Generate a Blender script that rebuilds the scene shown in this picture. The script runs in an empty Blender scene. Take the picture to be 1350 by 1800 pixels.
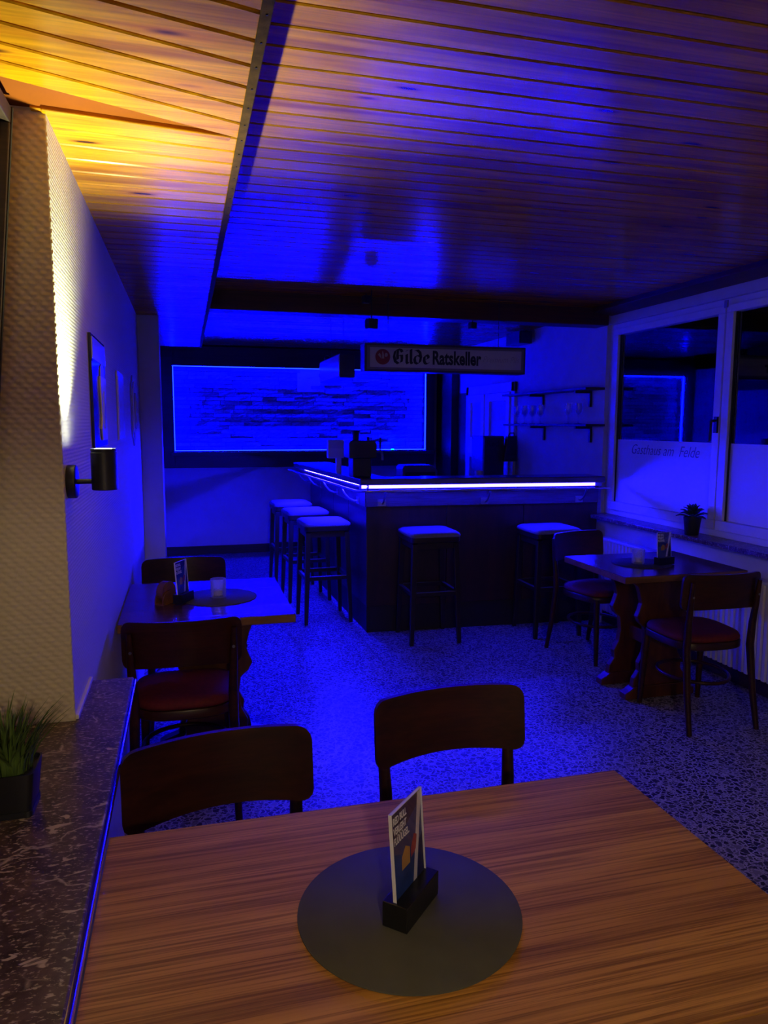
import bpy, math, random
from mathutils import Vector, Matrix
random.seed(7)
R = math.radians
SC = bpy.context.scene
COL = SC.collection

# ---------------------------------------------------------------- camera
cam_d = bpy.data.cameras.new('camera'); cam = bpy.data.objects.new('camera', cam_d); COL.objects.link(cam)
cr = Vector((0.9657673, -0.2593927, 0.0029786)); cu = Vector((0.0280795, 0.1159463, 0.9928585)); cf = Vector((0.2578856, 0.9587867, -0.1192608))
cam.matrix_world = Matrix(((cr.x, cu.x, -cf.x, 0.0), (cr.y, cu.y, -cf.y, 0.0), (cr.z, cu.z, -cf.z, 1.55), (0, 0, 0, 1)))
cam_d.sensor_fit = 'HORIZONTAL'; cam_d.sensor_width = 36.0; cam_d.lens = 1290 * 36.0 / 1350
cam_d.clip_start = 0.02; cam_d.clip_end = 100
SC.camera = cam
# ---------------------------------------------------------------- world, exposure
w = bpy.data.worlds.new('night'); SC.world = w; w.use_nodes = True
w.node_tree.nodes['Background'].inputs[0].default_value = (0.01, 0.012, 0.03, 1)
w.node_tree.nodes['Background'].inputs[1].default_value = 0.05
vs = SC.view_settings
vs.view_transform = 'Standard'; vs.look = 'None'; vs.gamma = 1.0; vs.use_curve_mapping = False; vs.exposure = 0.0
# ---------------------------------------------------------------- lamp strengths
BLUE = (0.0042, 0.0026, 1.0)
LED_FRONT, LED_LEFT, LED_STONE = 400.0, 2900.0, 640.0
SCONCE_W, SCONCE_COL = 78.0, (0.93, 1.0, 0.50)
FILL_W, FILL_COL = 72.0, (1.0, 0.76, 0.40)

# room planes
XL, XR, YF, YB = -0.292, 3.18, 8.9, -2.6
ZE, ZM = 2.26, 2.43
SILL_L, SILL_R = 0.80, 0.85

# ================================================================ materials
MATS = {}
def new_mat(name):
    m = bpy.data.materials.new(name); m.use_nodes = True
    nt = m.node_tree
    return m, nt, nt.nodes['Principled BSDF']
def node(nt, t, **kw):
    n = nt.nodes.new(t)
    for k, v in kw.items():
        if k.startswith('i_'):
            key = k[2:]; key = int(key) if key.isdigit() else key
            if hasattr(v, 'is_output'): nt.links.new(v, n.inputs[key])
            else: n.inputs[key].default_value = v
        else: setattr(n, k, v)
    return n
def L(nt, a, b): nt.links.new(a, b)
def math_n(nt, op, a, b=None):
    n = nt.nodes.new('ShaderNodeMath'); n.operation = op
    for i, v in enumerate((a, b)):
        if v is None: continue
        if hasattr(v, 'is_output'): nt.links.new(v, n.inputs[i])
        else: n.inputs[i].default_value = v
    return n.outputs[0]
def ramp(nt, fac, stops):
    n = nt.nodes.new('ShaderNodeValToRGB'); e = n.color_ramp.elements
    while len(e) < len(stops): e.new(0.5)
    for el, (p, c) in zip(e, stops): el.position = p; el.color = (*c, 1) if len(c) == 3 else c
    L(nt, fac, n.inputs[0]); return n.outputs[0]
def mixc(nt, fac, a, b, blend='MIX'):
    n = nt.nodes.new('ShaderNodeMix'); n.data_type = 'RGBA'; n.blend_type = blend
    for key, v in ((0, fac), (6, a), (7, b)):
        if hasattr(v, 'is_output'): L(nt, v, n.inputs[key])
        elif key == 0: n.inputs[0].default_value = v
        else: n.inputs[key].default_value = (*v, 1)
    return n.outputs[2]
def objvec(nt, scale=(1, 1, 1), rnd=0.0):
    tc = nt.nodes.new('ShaderNodeTexCoord'); v = tc.outputs['Object']
    if rnd:
        oi = nt.nodes.new('ShaderNodeObjectInfo')
        k = math_n(nt, 'MULTIPLY', oi.outputs['Random'], rnd)
        a = nt.nodes.new('ShaderNodeVectorMath'); a.operation = 'ADD'; L(nt, v, a.inputs[0]); L(nt, k, a.inputs[1]); v = a.outputs[0]
    m = nt.nodes.new('ShaderNodeMapping'); m.inputs['Scale'].default_value = scale; L(nt, v, m.inputs[0])
    return m.outputs[0]
def bump(nt, bsdf, h, strength=0.3, dist=0.005):
    b = nt.nodes.new('ShaderNodeBump'); b.inputs['Strength'].default_value = strength; b.inputs['Distance'].default_value = dist
    L(nt, h, b.inputs['Height']); L(nt, b.outputs[0], bsdf.inputs['Normal'])
def plain(name, col, rough=0.5, metal=0.0, spec=0.5, coat=0.0, var=0.0, vscale=20, bmp=0.0, bscale=200):
    m, nt, b = new_mat(name)
    b.inputs['Roughness'].default_value = rough; b.inputs['Metallic'].default_value = metal
    b.inputs['Specular IOR Level'].default_value = spec; b.inputs['Coat Weight'].default_value = coat
    v = objvec(nt)
    n = node(nt, 'ShaderNodeTexNoise', i_Vector=v, i_Scale=vscale, i_Detail=3.0)
    lo = tuple(c * (1 - var) for c in col); hi = tuple(min(1, c * (1 + var)) for c in col)
    L(nt, ramp(nt, n.outputs[0], ((0.3, lo), (0.7, hi))), b.inputs['Base Color'])
    if bmp:
        n2 = node(nt, 'ShaderNodeTexNoise', i_Vector=v, i_Scale=bscale, i_Detail=2.0)
        bump(nt, b, n2.outputs[0], bmp, 0.002)
    MATS[name] = m; return m
def emis(name, col, s):
    m, nt, b = new_mat(name); nt.nodes.remove(b)
    e = node(nt, 'ShaderNodeEmission'); e.inputs[0].default_value = (*col, 1); e.inputs[1].default_value = s
    L(nt, e.outputs[0], nt.nodes['Material Output'].inputs[0]); MATS[name] = m; return m
def wood(name, dark, lite, scale=(1.3, 16, 16), rough=0.3, knots=True, rnd=37.0, coat=0.0, spec=0.5, vary=0.25, tb=0.15):
    m, nt, b = new_mat(name)
    v = objvec(nt, scale, rnd)
    n = node(nt, 'ShaderNodeTexNoise', i_Vector=v, i_Scale=1.0, i_Detail=5.0, i_Roughness=0.6, i_Distortion=0.6)
    col = ramp(nt, n.outputs[0], ((0.32, dark), (0.68, lite)))
    v2 = objvec(nt, (scale[0] * 1.5, scale[1] * 7, scale[2] * 7), rnd)
    n2 = node(nt, 'ShaderNodeTexNoise', i_Vector=v2, i_Scale=1.0, i_Detail=3.0)
    g = ramp(nt, n2.outputs[0], ((0.35, (0.72, 0.70, 0.68)), (0.6, (1.05, 1.05, 1.05))))
    col = mixc(nt, 1.0, col, g, 'MULTIPLY')
    if knots:
        v3 = objvec(nt, (2.6, 11, 11), rnd * 1.7)
        vo = node(nt, 'ShaderNodeTexVoronoi', i_Vector=v3, i_Scale=1.0)
        f = ramp(nt, vo.outputs['Distance'], ((0.05, (1, 1, 1)), (0.13, (0, 0, 0))))
        halo = ramp(nt, vo.outputs['Distance'], ((0.08, (1, 1, 1)), (0.34, (0, 0, 0))))
        col = mixc(nt, halo, col, mixc(nt, 0.5, col, (0.42, 0.10, 0.008)))
        col = mixc(nt, f, col, (0.05, 0.014, 0.004))
    oi = nt.nodes.new('ShaderNodeObjectInfo')
    k = math_n(nt, 'MULTIPLY_ADD', oi.outputs['Random'], vary); k.node.inputs[2].default_value = 1 - vary * 0.6
    hs = nt.nodes.new('ShaderNodeHueSaturation'); L(nt, col, hs.inputs['Color']); L(nt, k, hs.inputs['Value'])
    L(nt, hs.outputs[0], b.inputs['Base Color'])
    b.inputs['Roughness'].default_value = rough; b.inputs['Coat Weight'].default_value = coat; b.inputs['Coat Roughness'].default_value = 0.16
    b.inputs['Specular IOR Level'].default_value = spec
    bump(nt, b, n2.outputs[0], tb, 0.0012)
    MATS[name] = m; return m
def wallpaper(name, col, bw=0.030, bh=0.0135, strength=0.55, dist=0.004):
    m, nt, b = new_mat(name)
    tc = nt.nodes.new('ShaderNodeTexCoord'); sp = nt.nodes.new('ShaderNodeSeparateXYZ'); L(nt, tc.outputs['Object'], sp.inputs[0])
    u = math_n(nt, 'ADD', sp.outputs[0], sp.outputs[1]); cb = nt.nodes.new('ShaderNodeCombineXYZ'); L(nt, u, cb.inputs[0]); L(nt, sp.outputs[2], cb.inputs[1])
    su = math_n(nt, 'SINE', math_n(nt, 'MULTIPLY', u, 2 * math.pi / bw)); sv = math_n(nt, 'SINE', math_n(nt, 'MULTIPLY', sp.outputs[2], 2 * math.pi / bh))
    n = node(nt, 'ShaderNodeTexNoise', i_Vector=cb.outputs[0], i_Scale=60.0, i_Detail=2.0)
    row = math_n(nt, 'SINE', math_n(nt, 'ADD', math_n(nt, 'MULTIPLY', sp.outputs[2], math.pi / bh), math_n(nt, 'MULTIPLY', n.outputs[0], 2.2)))
    wv = math_n(nt, 'MULTIPLY', math_n(nt, 'SINE', math_n(nt, 'MULTIPLY', u, math.pi * 2 / bw)), row)
    h = math_n(nt, 'ADD', math_n(nt, 'MULTIPLY', sv, 0.28), math_n(nt, 'MULTIPLY', wv, 0.95))
    h = math_n(nt, 'ADD', h, math_n(nt, 'MULTIPLY', n.outputs[0], 0.9))
    b.inputs['Base Color'].default_value = (*col, 1); b.inputs['Roughness'].default_value = 0.75; b.inputs['Specular IOR Level'].default_value = 0.25
    bump(nt, b, h, strength, dist)
    MATS[name] = m; return m

wood('pine', (0.36, 0.118, 0.001), (0.78, 0.34, 0.004), rough=0.22, coat=0.0, spec=0.45)
wood('pine_soffit', (0.40, 0.135, 0.001), (0.80, 0.37, 0.004), rough=0.26, coat=0.0, spec=0.25)
plain('groove', (0.045, 0.018, 0.006), 0.8)
plain('backing', (0.24, 0.060, 0.004), 0.7, spec=0.15, var=0.12, vscale=5)
plain('lath', (0.085, 0.045, 0.017), 0.85, spec=0.08, var=0.3, vscale=40, bmp=0.3)
wood('beam_wood', (0.055, 0.016, 0.006), (0.10, 0.03, 0.010), rough=0.45, knots=False, vary=0.1)
wallpaper('paper', (0.72, 0.69, 0.60), bw=0.012, bh=0.010, strength=0.5, dist=0.003)
wallpaper('paper_reveal', (0.70, 0.62, 0.46), bw=0.026, bh=0.012, strength=0.4, dist=0.0035)
plain('white_wall', (0.58, 0.57, 0.56), 0.8, var=0.05, vscale=6, bmp=0.15, bscale=120)
plain('white_paint', (0.74, 0.73, 0.70), 0.35, var=0.03)
plain('radiator_white', (0.62, 0.61, 0.58), 0.4, var=0.05)
plain('black_metal', (0.012, 0.012, 0.013), 0.42, spec=0.5)
plain('black_plastic', (0.010, 0.010, 0.012), 0.3)
plain('dark_box', (0.02, 0.02, 0.035), 0.4)
plain('chrome', (0.75, 0.75, 0.78), 0.14, metal=1.0)
plain('grey_metal', (0.30, 0.30, 0.32), 0.3, metal=0.9)
plain('dark_red', (0.13, 0.006, 0.010), 0.75, var=0.2, vscale=60, bmp=0.2, bscale=500)
plain('stool_fabric', (0.17, 0.165, 0.17), 0.85, var=0.1, vscale=80, bmp=0.2, bscale=600)
wood('chair_wood', (0.022, 0.005, 0.003), (0.058, 0.013, 0.005), scale=(2.2, 12, 14), rough=0.36, knots=False, coat=0.08, spec=0.35, vary=0.15)
wood('stool_wood', (0.010, 0.005, 0.004), (0.022, 0.010, 0.007), rough=0.4, knots=False, vary=0.1)
wood('trestle_wood', (0.06, 0.015, 0.006), (0.13, 0.034, 0.011), scale=(14, 14, 1.4), rough=0.4, knots=False, vary=0.1)
wood('bar_wood', (0.020, 0.007, 0.004), (0.045, 0.014, 0.006), scale=(14, 14, 1.4), rough=0.42, knots=False, vary=0.15)
wood('bar_fascia', (0.06, 0.045, 0.045), (0.10, 0.08, 0.08), rough=0.4, knots=False, vary=0.1)
plain('plinth_black', (0.008, 0.006, 0.006), 0.6)
wood('counter_wood', (0.05, 0.03, 0.03), (0.10, 0.07, 0.07), scale=(2, 14, 14), rough=0.25, knots=False, coat=0.5, vary=0.05)
wood('frame_wood', (0.030, 0.014, 0.010), (0.055, 0.028, 0.018), rough=0.5, knots=False, vary=0.1)
wood('edge_oak', (0.16, 0.065, 0.02), (0.30, 0.14, 0.05), rough=0.4, knots=False, vary=0.05)
plain('mat_grey', (0.092, 0.092, 0.080), 0.7, spec=0.15, var=0.12, vscale=9, bmp=0.12, bscale=700)
plain('mat_dark', (0.045, 0.045, 0.045), 0.6, var=0.1, bmp=0.1, bscale=700)
plain('mat_blue', (0.10, 0.10, 0.10), 0.6, var=0.1, bmp=0.1, bscale=700)
def stone_mat():
    m, nt, b = new_mat('stone'); v = objvec(nt, (1, 1, 1), 11.0)
    oi = nt.nodes.new('ShaderNodeObjectInfo')
    n = node(nt, 'ShaderNodeTexNoise', i_Vector=v, i_Scale=9.0, i_Detail=4.0)
    col = ramp(nt, oi.outputs['Random'], ((0.0, (0.19, 0.187, 0.184)), (0.5, (0.27, 0.265, 0.26)), (1.0, (0.36, 0.355, 0.35))))
    col = mixc(nt, 1.0, col, ramp(nt, n.outputs[0], ((0.35, (0.6, 0.6, 0.6)), (0.65, (1.1, 1.1, 1.1)))), 'MULTIPLY')
    L(nt, col, b.inputs['Base Color']); b.inputs['Roughness'].default_value = 0.85
    n2 = node(nt, 'ShaderNodeTexNoise', i_Vector=v, i_Scale=40.0, i_Detail=3.0); bump(nt, b, n2.outputs[0], 0.6, 0.006)
    MATS['stone'] = m
stone_mat()
plain('mortar', (0.10, 0.10, 0.10), 0.9)
plain('pot_dark', (0.012, 0.013, 0.018), 0.4)
plain('soil', (0.02, 0.012, 0.008), 0.95, bmp=0.6, bscale=150)
plain('blade', (0.085, 0.15, 0.03), 0.45, var=0.4, vscale=30)
plain('leaf', (0.03, 0.06, 0.025), 0.4, var=0.3)
plain('wax', (0.66, 0.60, 0.48), 0.5)
plain('poster_blue', (0.020, 0.055, 0.24), 0.45, spec=0.2, var=0.3, vscale=22)
plain('poster_navy', (0.016, 0.018, 0.10), 0.45, spec=0.2, var=0.2)
plain('poster_text', (0.85, 0.85, 0.88), 0.5)
plain('poster_silver', (0.70, 0.70, 0.76), 0.4)
plain('poster_ochre', (0.55, 0.30, 0.07), 0.5)
plain('poster_red', (0.40, 0.04, 0.06), 0.5)
plain('sign_face', (0.50, 0.49, 0.47), 0.30, spec=0.3, var=0.04, vscale=4)
plain('sign_frame', (0.05, 0.045, 0.045), 0.4)
plain('sign_rim', (0.16, 0.15, 0.14), 0.5)
plain('letter_dark', (0.012, 0.022, 0.022), 0.5)
plain('emblem_red', (0.24, 0.02, 0.03), 0.45)
plain('emblem_pale', (0.42, 0.30, 0.26), 0.45)
plain('letter_faint', (0.34, 0.31, 0.32), 0.5)
plain('film_letter', (0.12, 0.12, 0.16), 0.5)
plain('lightbox_face', (0.62, 0.62, 0.62), 0.12, spec=0.6)
plain('picture_dark', (0.03, 0.03, 0.05), 0.12)
plain('picture_mid', (0.50, 0.50, 0.56), 0.25)
plain('picture_lite', (0.85, 0.85, 0.88), 0.2)
plain('fridge_face', (0.035, 0.035, 0.055), 0.4)
plain('cream', (0.60, 0.55, 0.42), 0.6)
plain('oak_brown', (0.20, 0.075, 0.02), 0.5, var=0.2, vscale=30)
plain('edge_band_pale', (0.55, 0.52, 0.50), 0.25)
plain('rubber', (0.02, 0.02, 0.022), 0.6)
plain('steel_dull', (0.20, 0.20, 0.21), 0.35, metal=0.7)
plain('pos_white', (0.60, 0.60, 0.60), 0.4)
emis('led_front', BLUE, LED_FRONT); emis('led_left', BLUE, LED_LEFT); emis('led_stone', (0.00008, 0.00030, 1.0), LED_STONE)
emis('lens', (0.95, 1.0, 0.70), 45.0)
emis('bulb_glow', (1.0, 0.85, 0.6), 6.0)
emis('green_led', (0.0, 0.9, 0.45), 3.0)

def laminate(name, c0, c1, c2, rough=0.33, spec=0.3):
    m, nt, b = new_mat(name)
    v = objvec(nt, (0.9, 18, 18)); n = node(nt, 'ShaderNodeTexNoise', i_Vector=v, i_Scale=1.0, i_Detail=4.0, i_Roughness=0.6, i_Distortion=0.5)
    col = ramp(nt, n.outputs[0], ((0.30, c0), (0.50, c1), (0.72, c2)))
    v2 = objvec(nt, (2.6, 210, 210)); n2 = node(nt, 'ShaderNodeTexNoise', i_Vector=v2, i_Scale=1.0, i_Detail=4.0, i_Roughness=0.65, i_Distortion=0.3)
    col = mixc(nt, 1.0, col, ramp(nt, n2.outputs[0], ((0.38, (0.52, 0.46, 0.42)), (0.54, (1.05, 1.05, 1.05)))), 'MULTIPLY')
    v3 = objvec(nt, (0.8, 55, 55)); n3 = node(nt, 'ShaderNodeTexNoise', i_Vector=v3, i_Scale=1.0, i_Detail=2.0, i_Distortion=0.5)
    col = mixc(nt, ramp(nt, n3.outputs[0], ((0.56, (0, 0, 0)), (0.60, (0.55, 0.55, 0.55)), (0.66, (0.1, 0.1, 0.1)))), col, tuple(x * 0.42 for x in c0))
    L(nt, col, b.inputs['Base Color']); b.inputs['Roughness'].default_value = rough; b.inputs['Specular IOR Level'].default_value = spec
    bump(nt, b, n2.outputs[0], 0.05, 0.001)
    MATS[name] = m
laminate('table_wood', (0.40, 0.185, 0.036), (0.56, 0.275, 0.058), (0.70, 0.37, 0.085))
laminate('table_dark', (0.08, 0.035, 0.02), (0.15, 0.07, 0.035), (0.22, 0.11, 0.06), 0.24, 0.5)

def terrazzo():
    m, nt, b = new_mat('terrazzo'); v = objvec(nt)
    ds = node(nt, 'ShaderNodeTexNoise', i_Vector=v, i_Scale=30.0, i_Detail=2.0)
    dv = mixc(nt, 0.02, v, ds.outputs['Color'], 'LINEAR_LIGHT')
    e = node(nt, 'ShaderNodeTexVoronoi', feature='DISTANCE_TO_EDGE', i_Vector=dv, i_Scale=42.0)
    c = node(nt, 'ShaderNodeTexVoronoi', i_Vector=dv, i_Scale=42.0)
    sp = nt.nodes.new('ShaderNodeSeparateColor'); L(nt, c.outputs['Color'], sp.inputs[0])
    chip = ramp(nt, sp.outputs[0], ((0.0, (0.014, 0.014, 0.020)), (0.6, (0.040, 0.040, 0.050)), (0.85, (0.12, 0.115, 0.115)), (1.0, (0.30, 0.29, 0.28))))
    f = ramp(nt, e.outputs['Distance'], ((0.07, (1, 1, 1)), (0.13, (0, 0, 0))))
    e2 = node(nt, 'ShaderNodeTexVoronoi', feature='DISTANCE_TO_EDGE', i_Vector=dv, i_Scale=120.0)
    mort = ramp(nt, e2.outputs['Distance'], ((0.08, (0.46, 0.44, 0.43)), (0.25, (0.26, 0.25, 0.25))))
    col = mixc(nt, f, chip, mort)
    sx = nt.nodes.new('ShaderNodeSeparateXYZ'); L(nt, v, sx.inputs[0])
    def joint(o):
        k = math_n(nt, 'ABSOLUTE', math_n(nt, 'SUBTRACT', math_n(nt, 'FRACT', math_n(nt, 'MULTIPLY', o, 1 / 0.40)), 0.5))
        return math_n(nt, 'GREATER_THAN', k, 0.4955)
    j = math_n(nt, 'MAXIMUM', joint(sx.outputs[0]), joint(sx.outputs[1]))
    col = mixc(nt, math_n(nt, 'MULTIPLY', j, 0.6), col, (0.06, 0.055, 0.055))
    L(nt, col, b.inputs['Base Color']); b.inputs['Roughness'].default_value = 0.38; b.inputs['Specular IOR Level'].default_value = 0.4
    MATS['terrazzo'] = m
terrazzo()
def marble():
    m, nt, b = new_mat('marble'); v = objvec(nt)
    n = node(nt, 'ShaderNodeTexNoise', i_Vector=v, i_Scale=14.0, i_Detail=6.0, i_Roughness=0.65, i_Distortion=0.8)
    base = ramp(nt, n.outputs[0], ((0.35, (0.034, 0.018, 0.018)), (0.65, (0.14, 0.086, 0.078))))
    mp = objvec(nt, (5, 11, 5)); d = node(nt, 'ShaderNodeTexNoise', i_Vector=v, i_Scale=9.0, i_Detail=4.0)
    vv = mixc(nt, 0.35, mp, d.outputs['Color'], 'LINEAR_LIGHT')
    e = node(nt, 'ShaderNodeTexVoronoi', feature='DISTANCE_TO_EDGE', i_Vector=vv, i_Scale=1.0)
    vein = ramp(nt, e.outputs['Distance'], ((0.0, (1, 1, 1)), (0.022, (0, 0, 0))))
    mk = node(nt, 'ShaderNodeTexNoise', i_Vector=v, i_Scale=11.0, i_Detail=2.0)
    vein = math_n(nt, 'MULTIPLY', vein, ramp(nt, mk.outputs[0], ((0.52, (0, 0, 0)), (0.62, (1, 1, 1)))))
    fl = node(nt, 'ShaderNodeTexNoise', i_Vector=objvec(nt, (1.0, 1.9, 1.0)), i_Scale=85.0, i_Detail=3.0, i_Roughness=0.6)
    fleck = ramp(nt, fl.outputs[0], ((0.56, (0, 0, 0)), (0.64, (1, 1, 1))))
    f2 = node(nt, 'ShaderNodeTexNoise', i_Vector=objvec(nt, (1.0, 2.2, 1.0)), i_Scale=19.0, i_Detail=3.0, i_Distortion=0.9)
    fleck2 = ramp(nt, f2.outputs[0], ((0.635, (0, 0, 0)), (0.665, (1, 1, 1))))
    f = math_n(nt, 'MAXIMUM', math_n(nt, 'MAXIMUM', vein, fleck2), math_n(nt, 'MULTIPLY', fleck, 0.85))
    col = mixc(nt, math_n(nt, 'MULTIPLY', f, 0.85), base, (0.62, 0.52, 0.38))
    L(nt, col, b.inputs['Base Color']); b.inputs['Roughness'].default_value = 0.28
    MATS['marble'] = m
marble()
def glass(name, tint=(1, 1, 1), refl=0.12, rough=0.02, edge=1.6):
    m, nt, b = new_mat(name); nt.nodes.remove(b)
    t = node(nt, 'ShaderNodeBsdfTransparent'); t.inputs[0].default_value = (*tint, 1)
    g = node(nt, 'ShaderNodeBsdfGlossy'); g.inputs['Roughness'].default_value = rough; g.inputs['Color'].default_value = (1, 1, 1, 1)
    fr = node(nt, 'ShaderNodeFresnel', i_IOR=1.5)
    k = math_n(nt, 'MULTIPLY_ADD', fr.outputs[0], edge); k.node.inputs[2].default_value = refl
    k = math_n(nt, 'MINIMUM', k, 1.0)
    mx = nt.nodes.new('ShaderNodeMixShader'); L(nt, k, mx.inputs[0]); L(nt, t.outputs[0], mx.inputs[1]); L(nt, g.outputs[0], mx.inputs[2])
    L(nt, mx.outputs[0], nt.nodes['Material Output'].inputs[0]); MATS[name] = m
glass('window_glass', (0.85, 0.88, 0.9), 0.05)
glass('dark_glass', (0.10, 0.10, 0.10), 0.10)
glass('clear_glass', (0.97, 0.97, 0.98), 0.03)
glass('acrylic', (0.97, 0.97, 0.98), 0.0, 0.02, 0.15)
def cloudy(name, k, col=(0.8, 0.8, 0.82)):
    m, nt, b = new_mat(name); nt.nodes.remove(b)
    t = node(nt, 'ShaderNodeBsdfTransparent'); d = node(nt, 'ShaderNodeBsdfDiffuse'); d.inputs[0].default_value = (*col, 1)
    tl = node(nt, 'ShaderNodeBsdfTranslucent'); tl.inputs[0].default_value = (*col, 1)
    a = nt.nodes.new('ShaderNodeMixShader'); a.inputs[0].default_value = 0.5; L(nt, d.outputs[0], a.inputs[1]); L(nt, tl.outputs[0], a.inputs[2])
    g = node(nt, 'ShaderNodeBsdfGlossy'); g.inputs['Roughness'].default_value = 0.1
    lw_ = node(nt, 'ShaderNodeLayerWeight'); lw_.inputs[0].default_value = 0.35
    kk = math_n(nt, 'MULTIPLY_ADD', lw_.outputs['Facing'], 0.5); kk.node.inputs[2].default_value = k
    m1 = nt.nodes.new('ShaderNodeMixShader'); L(nt, kk, m1.inputs[0]); L(nt, t.outputs[0], m1.inputs[1]); L(nt, a.outputs[0], m1.inputs[2])
    m2 = nt.nodes.new('ShaderNodeMixShader'); m2.inputs[0].default_value = 0.08; L(nt, m1.outputs[0], m2.inputs[1]); L(nt, g.outputs[0], m2.inputs[2])
    L(nt, m2.outputs[0], nt.nodes['Material Output'].inputs[0]); MATS[name] = m
cloudy('cloudy_glass', 0.22); cloudy('stemware', 0.04)
def film():
    m, nt, b = new_mat('frosted_film')
    v = objvec(nt); n = node(nt, 'ShaderNodeTexNoise', i_Vector=v, i_Scale=900.0)
    L(nt, ramp(nt, n.outputs[0], ((0.3, (0.70, 0.70, 0.72)), (0.7, (0.78, 0.78, 0.80)))), b.inputs['Base Color'])
    b.inputs['Roughness'].default_value = 0.55; b.inputs['Specular IOR Level'].default_value = 0.3
    MATS['frosted_film'] = m
film()

# ================================================================ mesh tools
class MB:
    def __init__(s): s.v = []; s.f = []
    def add(s, vs, fs, M=None):
        o = len(s.v)
        s.v += [tuple(M @ Vector(p)) if M else tuple(p) for p in vs]
        s.f += [tuple(i + o for i in f) for f in fs]; return s
    def box(s, x0, x1, y0, y1, z0, z1, M=None):
        vs = [(x, y, z) for z in (z0, z1) for y in (y0, y1) for x in (x0, x1)]
        return s.add(vs, [(0, 2, 3, 1), (4, 5, 7, 6), (0, 1, 5, 4), (2, 6, 7, 3), (0, 4, 6, 2), (1, 3, 7, 5)], M)
    def loft(s, loops, cap0=True, cap1=True, M=None):
        n = len(loops[0]); vs = [p for l in loops for p in l]; fs = []
        for k in range(len(loops) - 1):
            for i in range(n):
                j = (i + 1) % n; fs.append((k * n + i, k * n + j, (k + 1) * n + j, (k + 1) * n + i))
        if cap0: fs.append(tuple(reversed(range(n))))
        if cap1: fs.append(tuple(range((len(loops) - 1) * n, len(loops) * n)))
        return s.add(vs, fs, M)
    def prism(s, poly, axis, d0, d1):
        # poly of 2D points counter-clockwise; axis: 'x' -> (y,z), 'y' -> (x,z), 'z' -> (x,y)
        def P(p, d): return {'x': (d, p[0], p[1]), 'y': (p[0], d, p[1]), 'z': (p[0], p[1], d)}[axis]
        l0 = [P(p, d0) for p in poly]; l1 = [P(p, d1) for p in poly]
        if axis == 'y': l0, l1 = l1, l0
        return s.loft([l0, l1])
    def tube(s, pts, r, n=10, closed=False, M=None):
        pts = [Vector(p) for p in pts]; m = len(pts)
        rs = r if isinstance(r, (list, tuple)) else [r] * m
        loops = []; up = None
        for i, p in enumerate(pts):
            a = pts[(i - 1) % m] if (i > 0 or closed) else p; c = pts[(i + 1) % m] if (i < m - 1 or closed) else p
            t = (c - a).normalized()
            if up is None:
                up = Vector((0, 0, 1)) if abs(t.z) < 0.9 else Vector((0, 1, 0))
            side = t.cross(up).normalized(); up = side.cross(t).normalized()
            loops.append([tuple(p + (side * math.cos(2 * math.pi * k / n) + up * math.sin(2 * math.pi * k / n)) * rs[i]) for k in range(n)])
        if closed: loops.append(loops[0]); return s.loft(loops, False, False, M)
        return s.loft(loops, True, True, M)
    def lathe(s, prof, n=24, c=(0, 0, 0), axis='z', M=None):
        loops = []
        for r, h in prof:
            l = []
            for k in range(n):
                a = 2 * math.pi * k / n; p = (r * math.cos(a), r * math.sin(a), h)
                if axis == 'x': p = (h, r * math.cos(a), r * math.sin(a))
                if axis == 'y': p = (r * math.sin(a), h, r * math.cos(a))
                l.append((p[0] + c[0], p[1] + c[1], p[2] + c[2]))
            loops.append(l)
        return s.loft(loops, True, True, M)
    def mesh(s, name, smooth=None):
        me = bpy.data.meshes.new(name); me.from_pydata(s.v, [], s.f); me.validate(); me.update()
        if smooth:
            me.polygons.foreach_set('use_smooth', [True] * len(me.polygons)); me.set_sharp_from_angle(angle=R(smooth))
        return me
    def build(s, name, mat, parent=None, smooth=None, bevel=0.0, seg=2, label=None):
        me = s.mesh(name, smooth); me.materials.append(MATS[mat])
        return link(name, me, parent, bevel, seg, label)
def link(name, me, parent=None, bevel=0.0, seg=2, label=None):
    o = bpy.data.objects.new(name, me); COL.objects.link(o)
    if parent: o.parent = parent
    if bevel:
        b = o.modifiers.new('bevel', 'BEVEL'); b.width = bevel; b.segments = seg; b.limit_method = 'ANGLE'; b.angle_limit = R(35)
    if label: o['label'] = label
    return o
def tag(o, label, cat, group=None, kind=None):
    o['label'] = label; o['category'] = cat
    if group: o['group'] = group
    if kind: o['kind'] = kind
    return o
def thing(name, label, cat, loc=(0, 0, 0), rz=0.0, group=None, kind=None):
    o = bpy.data.objects.new(name, None); COL.objects.link(o); o.empty_display_size = 0.05
    o.location = loc; o.rotation_euler = (0, 0, rz); return tag(o, label, cat, group, kind)
def struct(o, label, cat): return tag(o, label, cat, kind='structure')
def dup(root, label, loc=None, rz=None, parent=None):
    r = root.copy(); COL.objects.link(r)
    if loc is not None: r.location = loc
    if rz is not None: r.rotation_euler = (0, 0, rz)
    if label: r['label'] = label
    def kids(a, b):
        for ch in a.children:
            c = ch.copy(); COL.objects.link(c); c.parent = b; kids(ch, c)
    kids(root, r); return r
def rrect(wx, wy, r, n=5, cx=0.0, cy=0.0):
    pts = []
    for sx, sy, a0 in ((1, 1, 0), (-1, 1, 90), (-1, -1, 180), (1, -1, 270)):
        for k in range(n + 1):
            a = R(a0 + 90 * k / n); pts.append((cx + sx * (wx / 2 - r) + r * math.cos(a), cy + sy * (wy / 2 - r) + r * math.sin(a)))
    return pts
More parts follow.
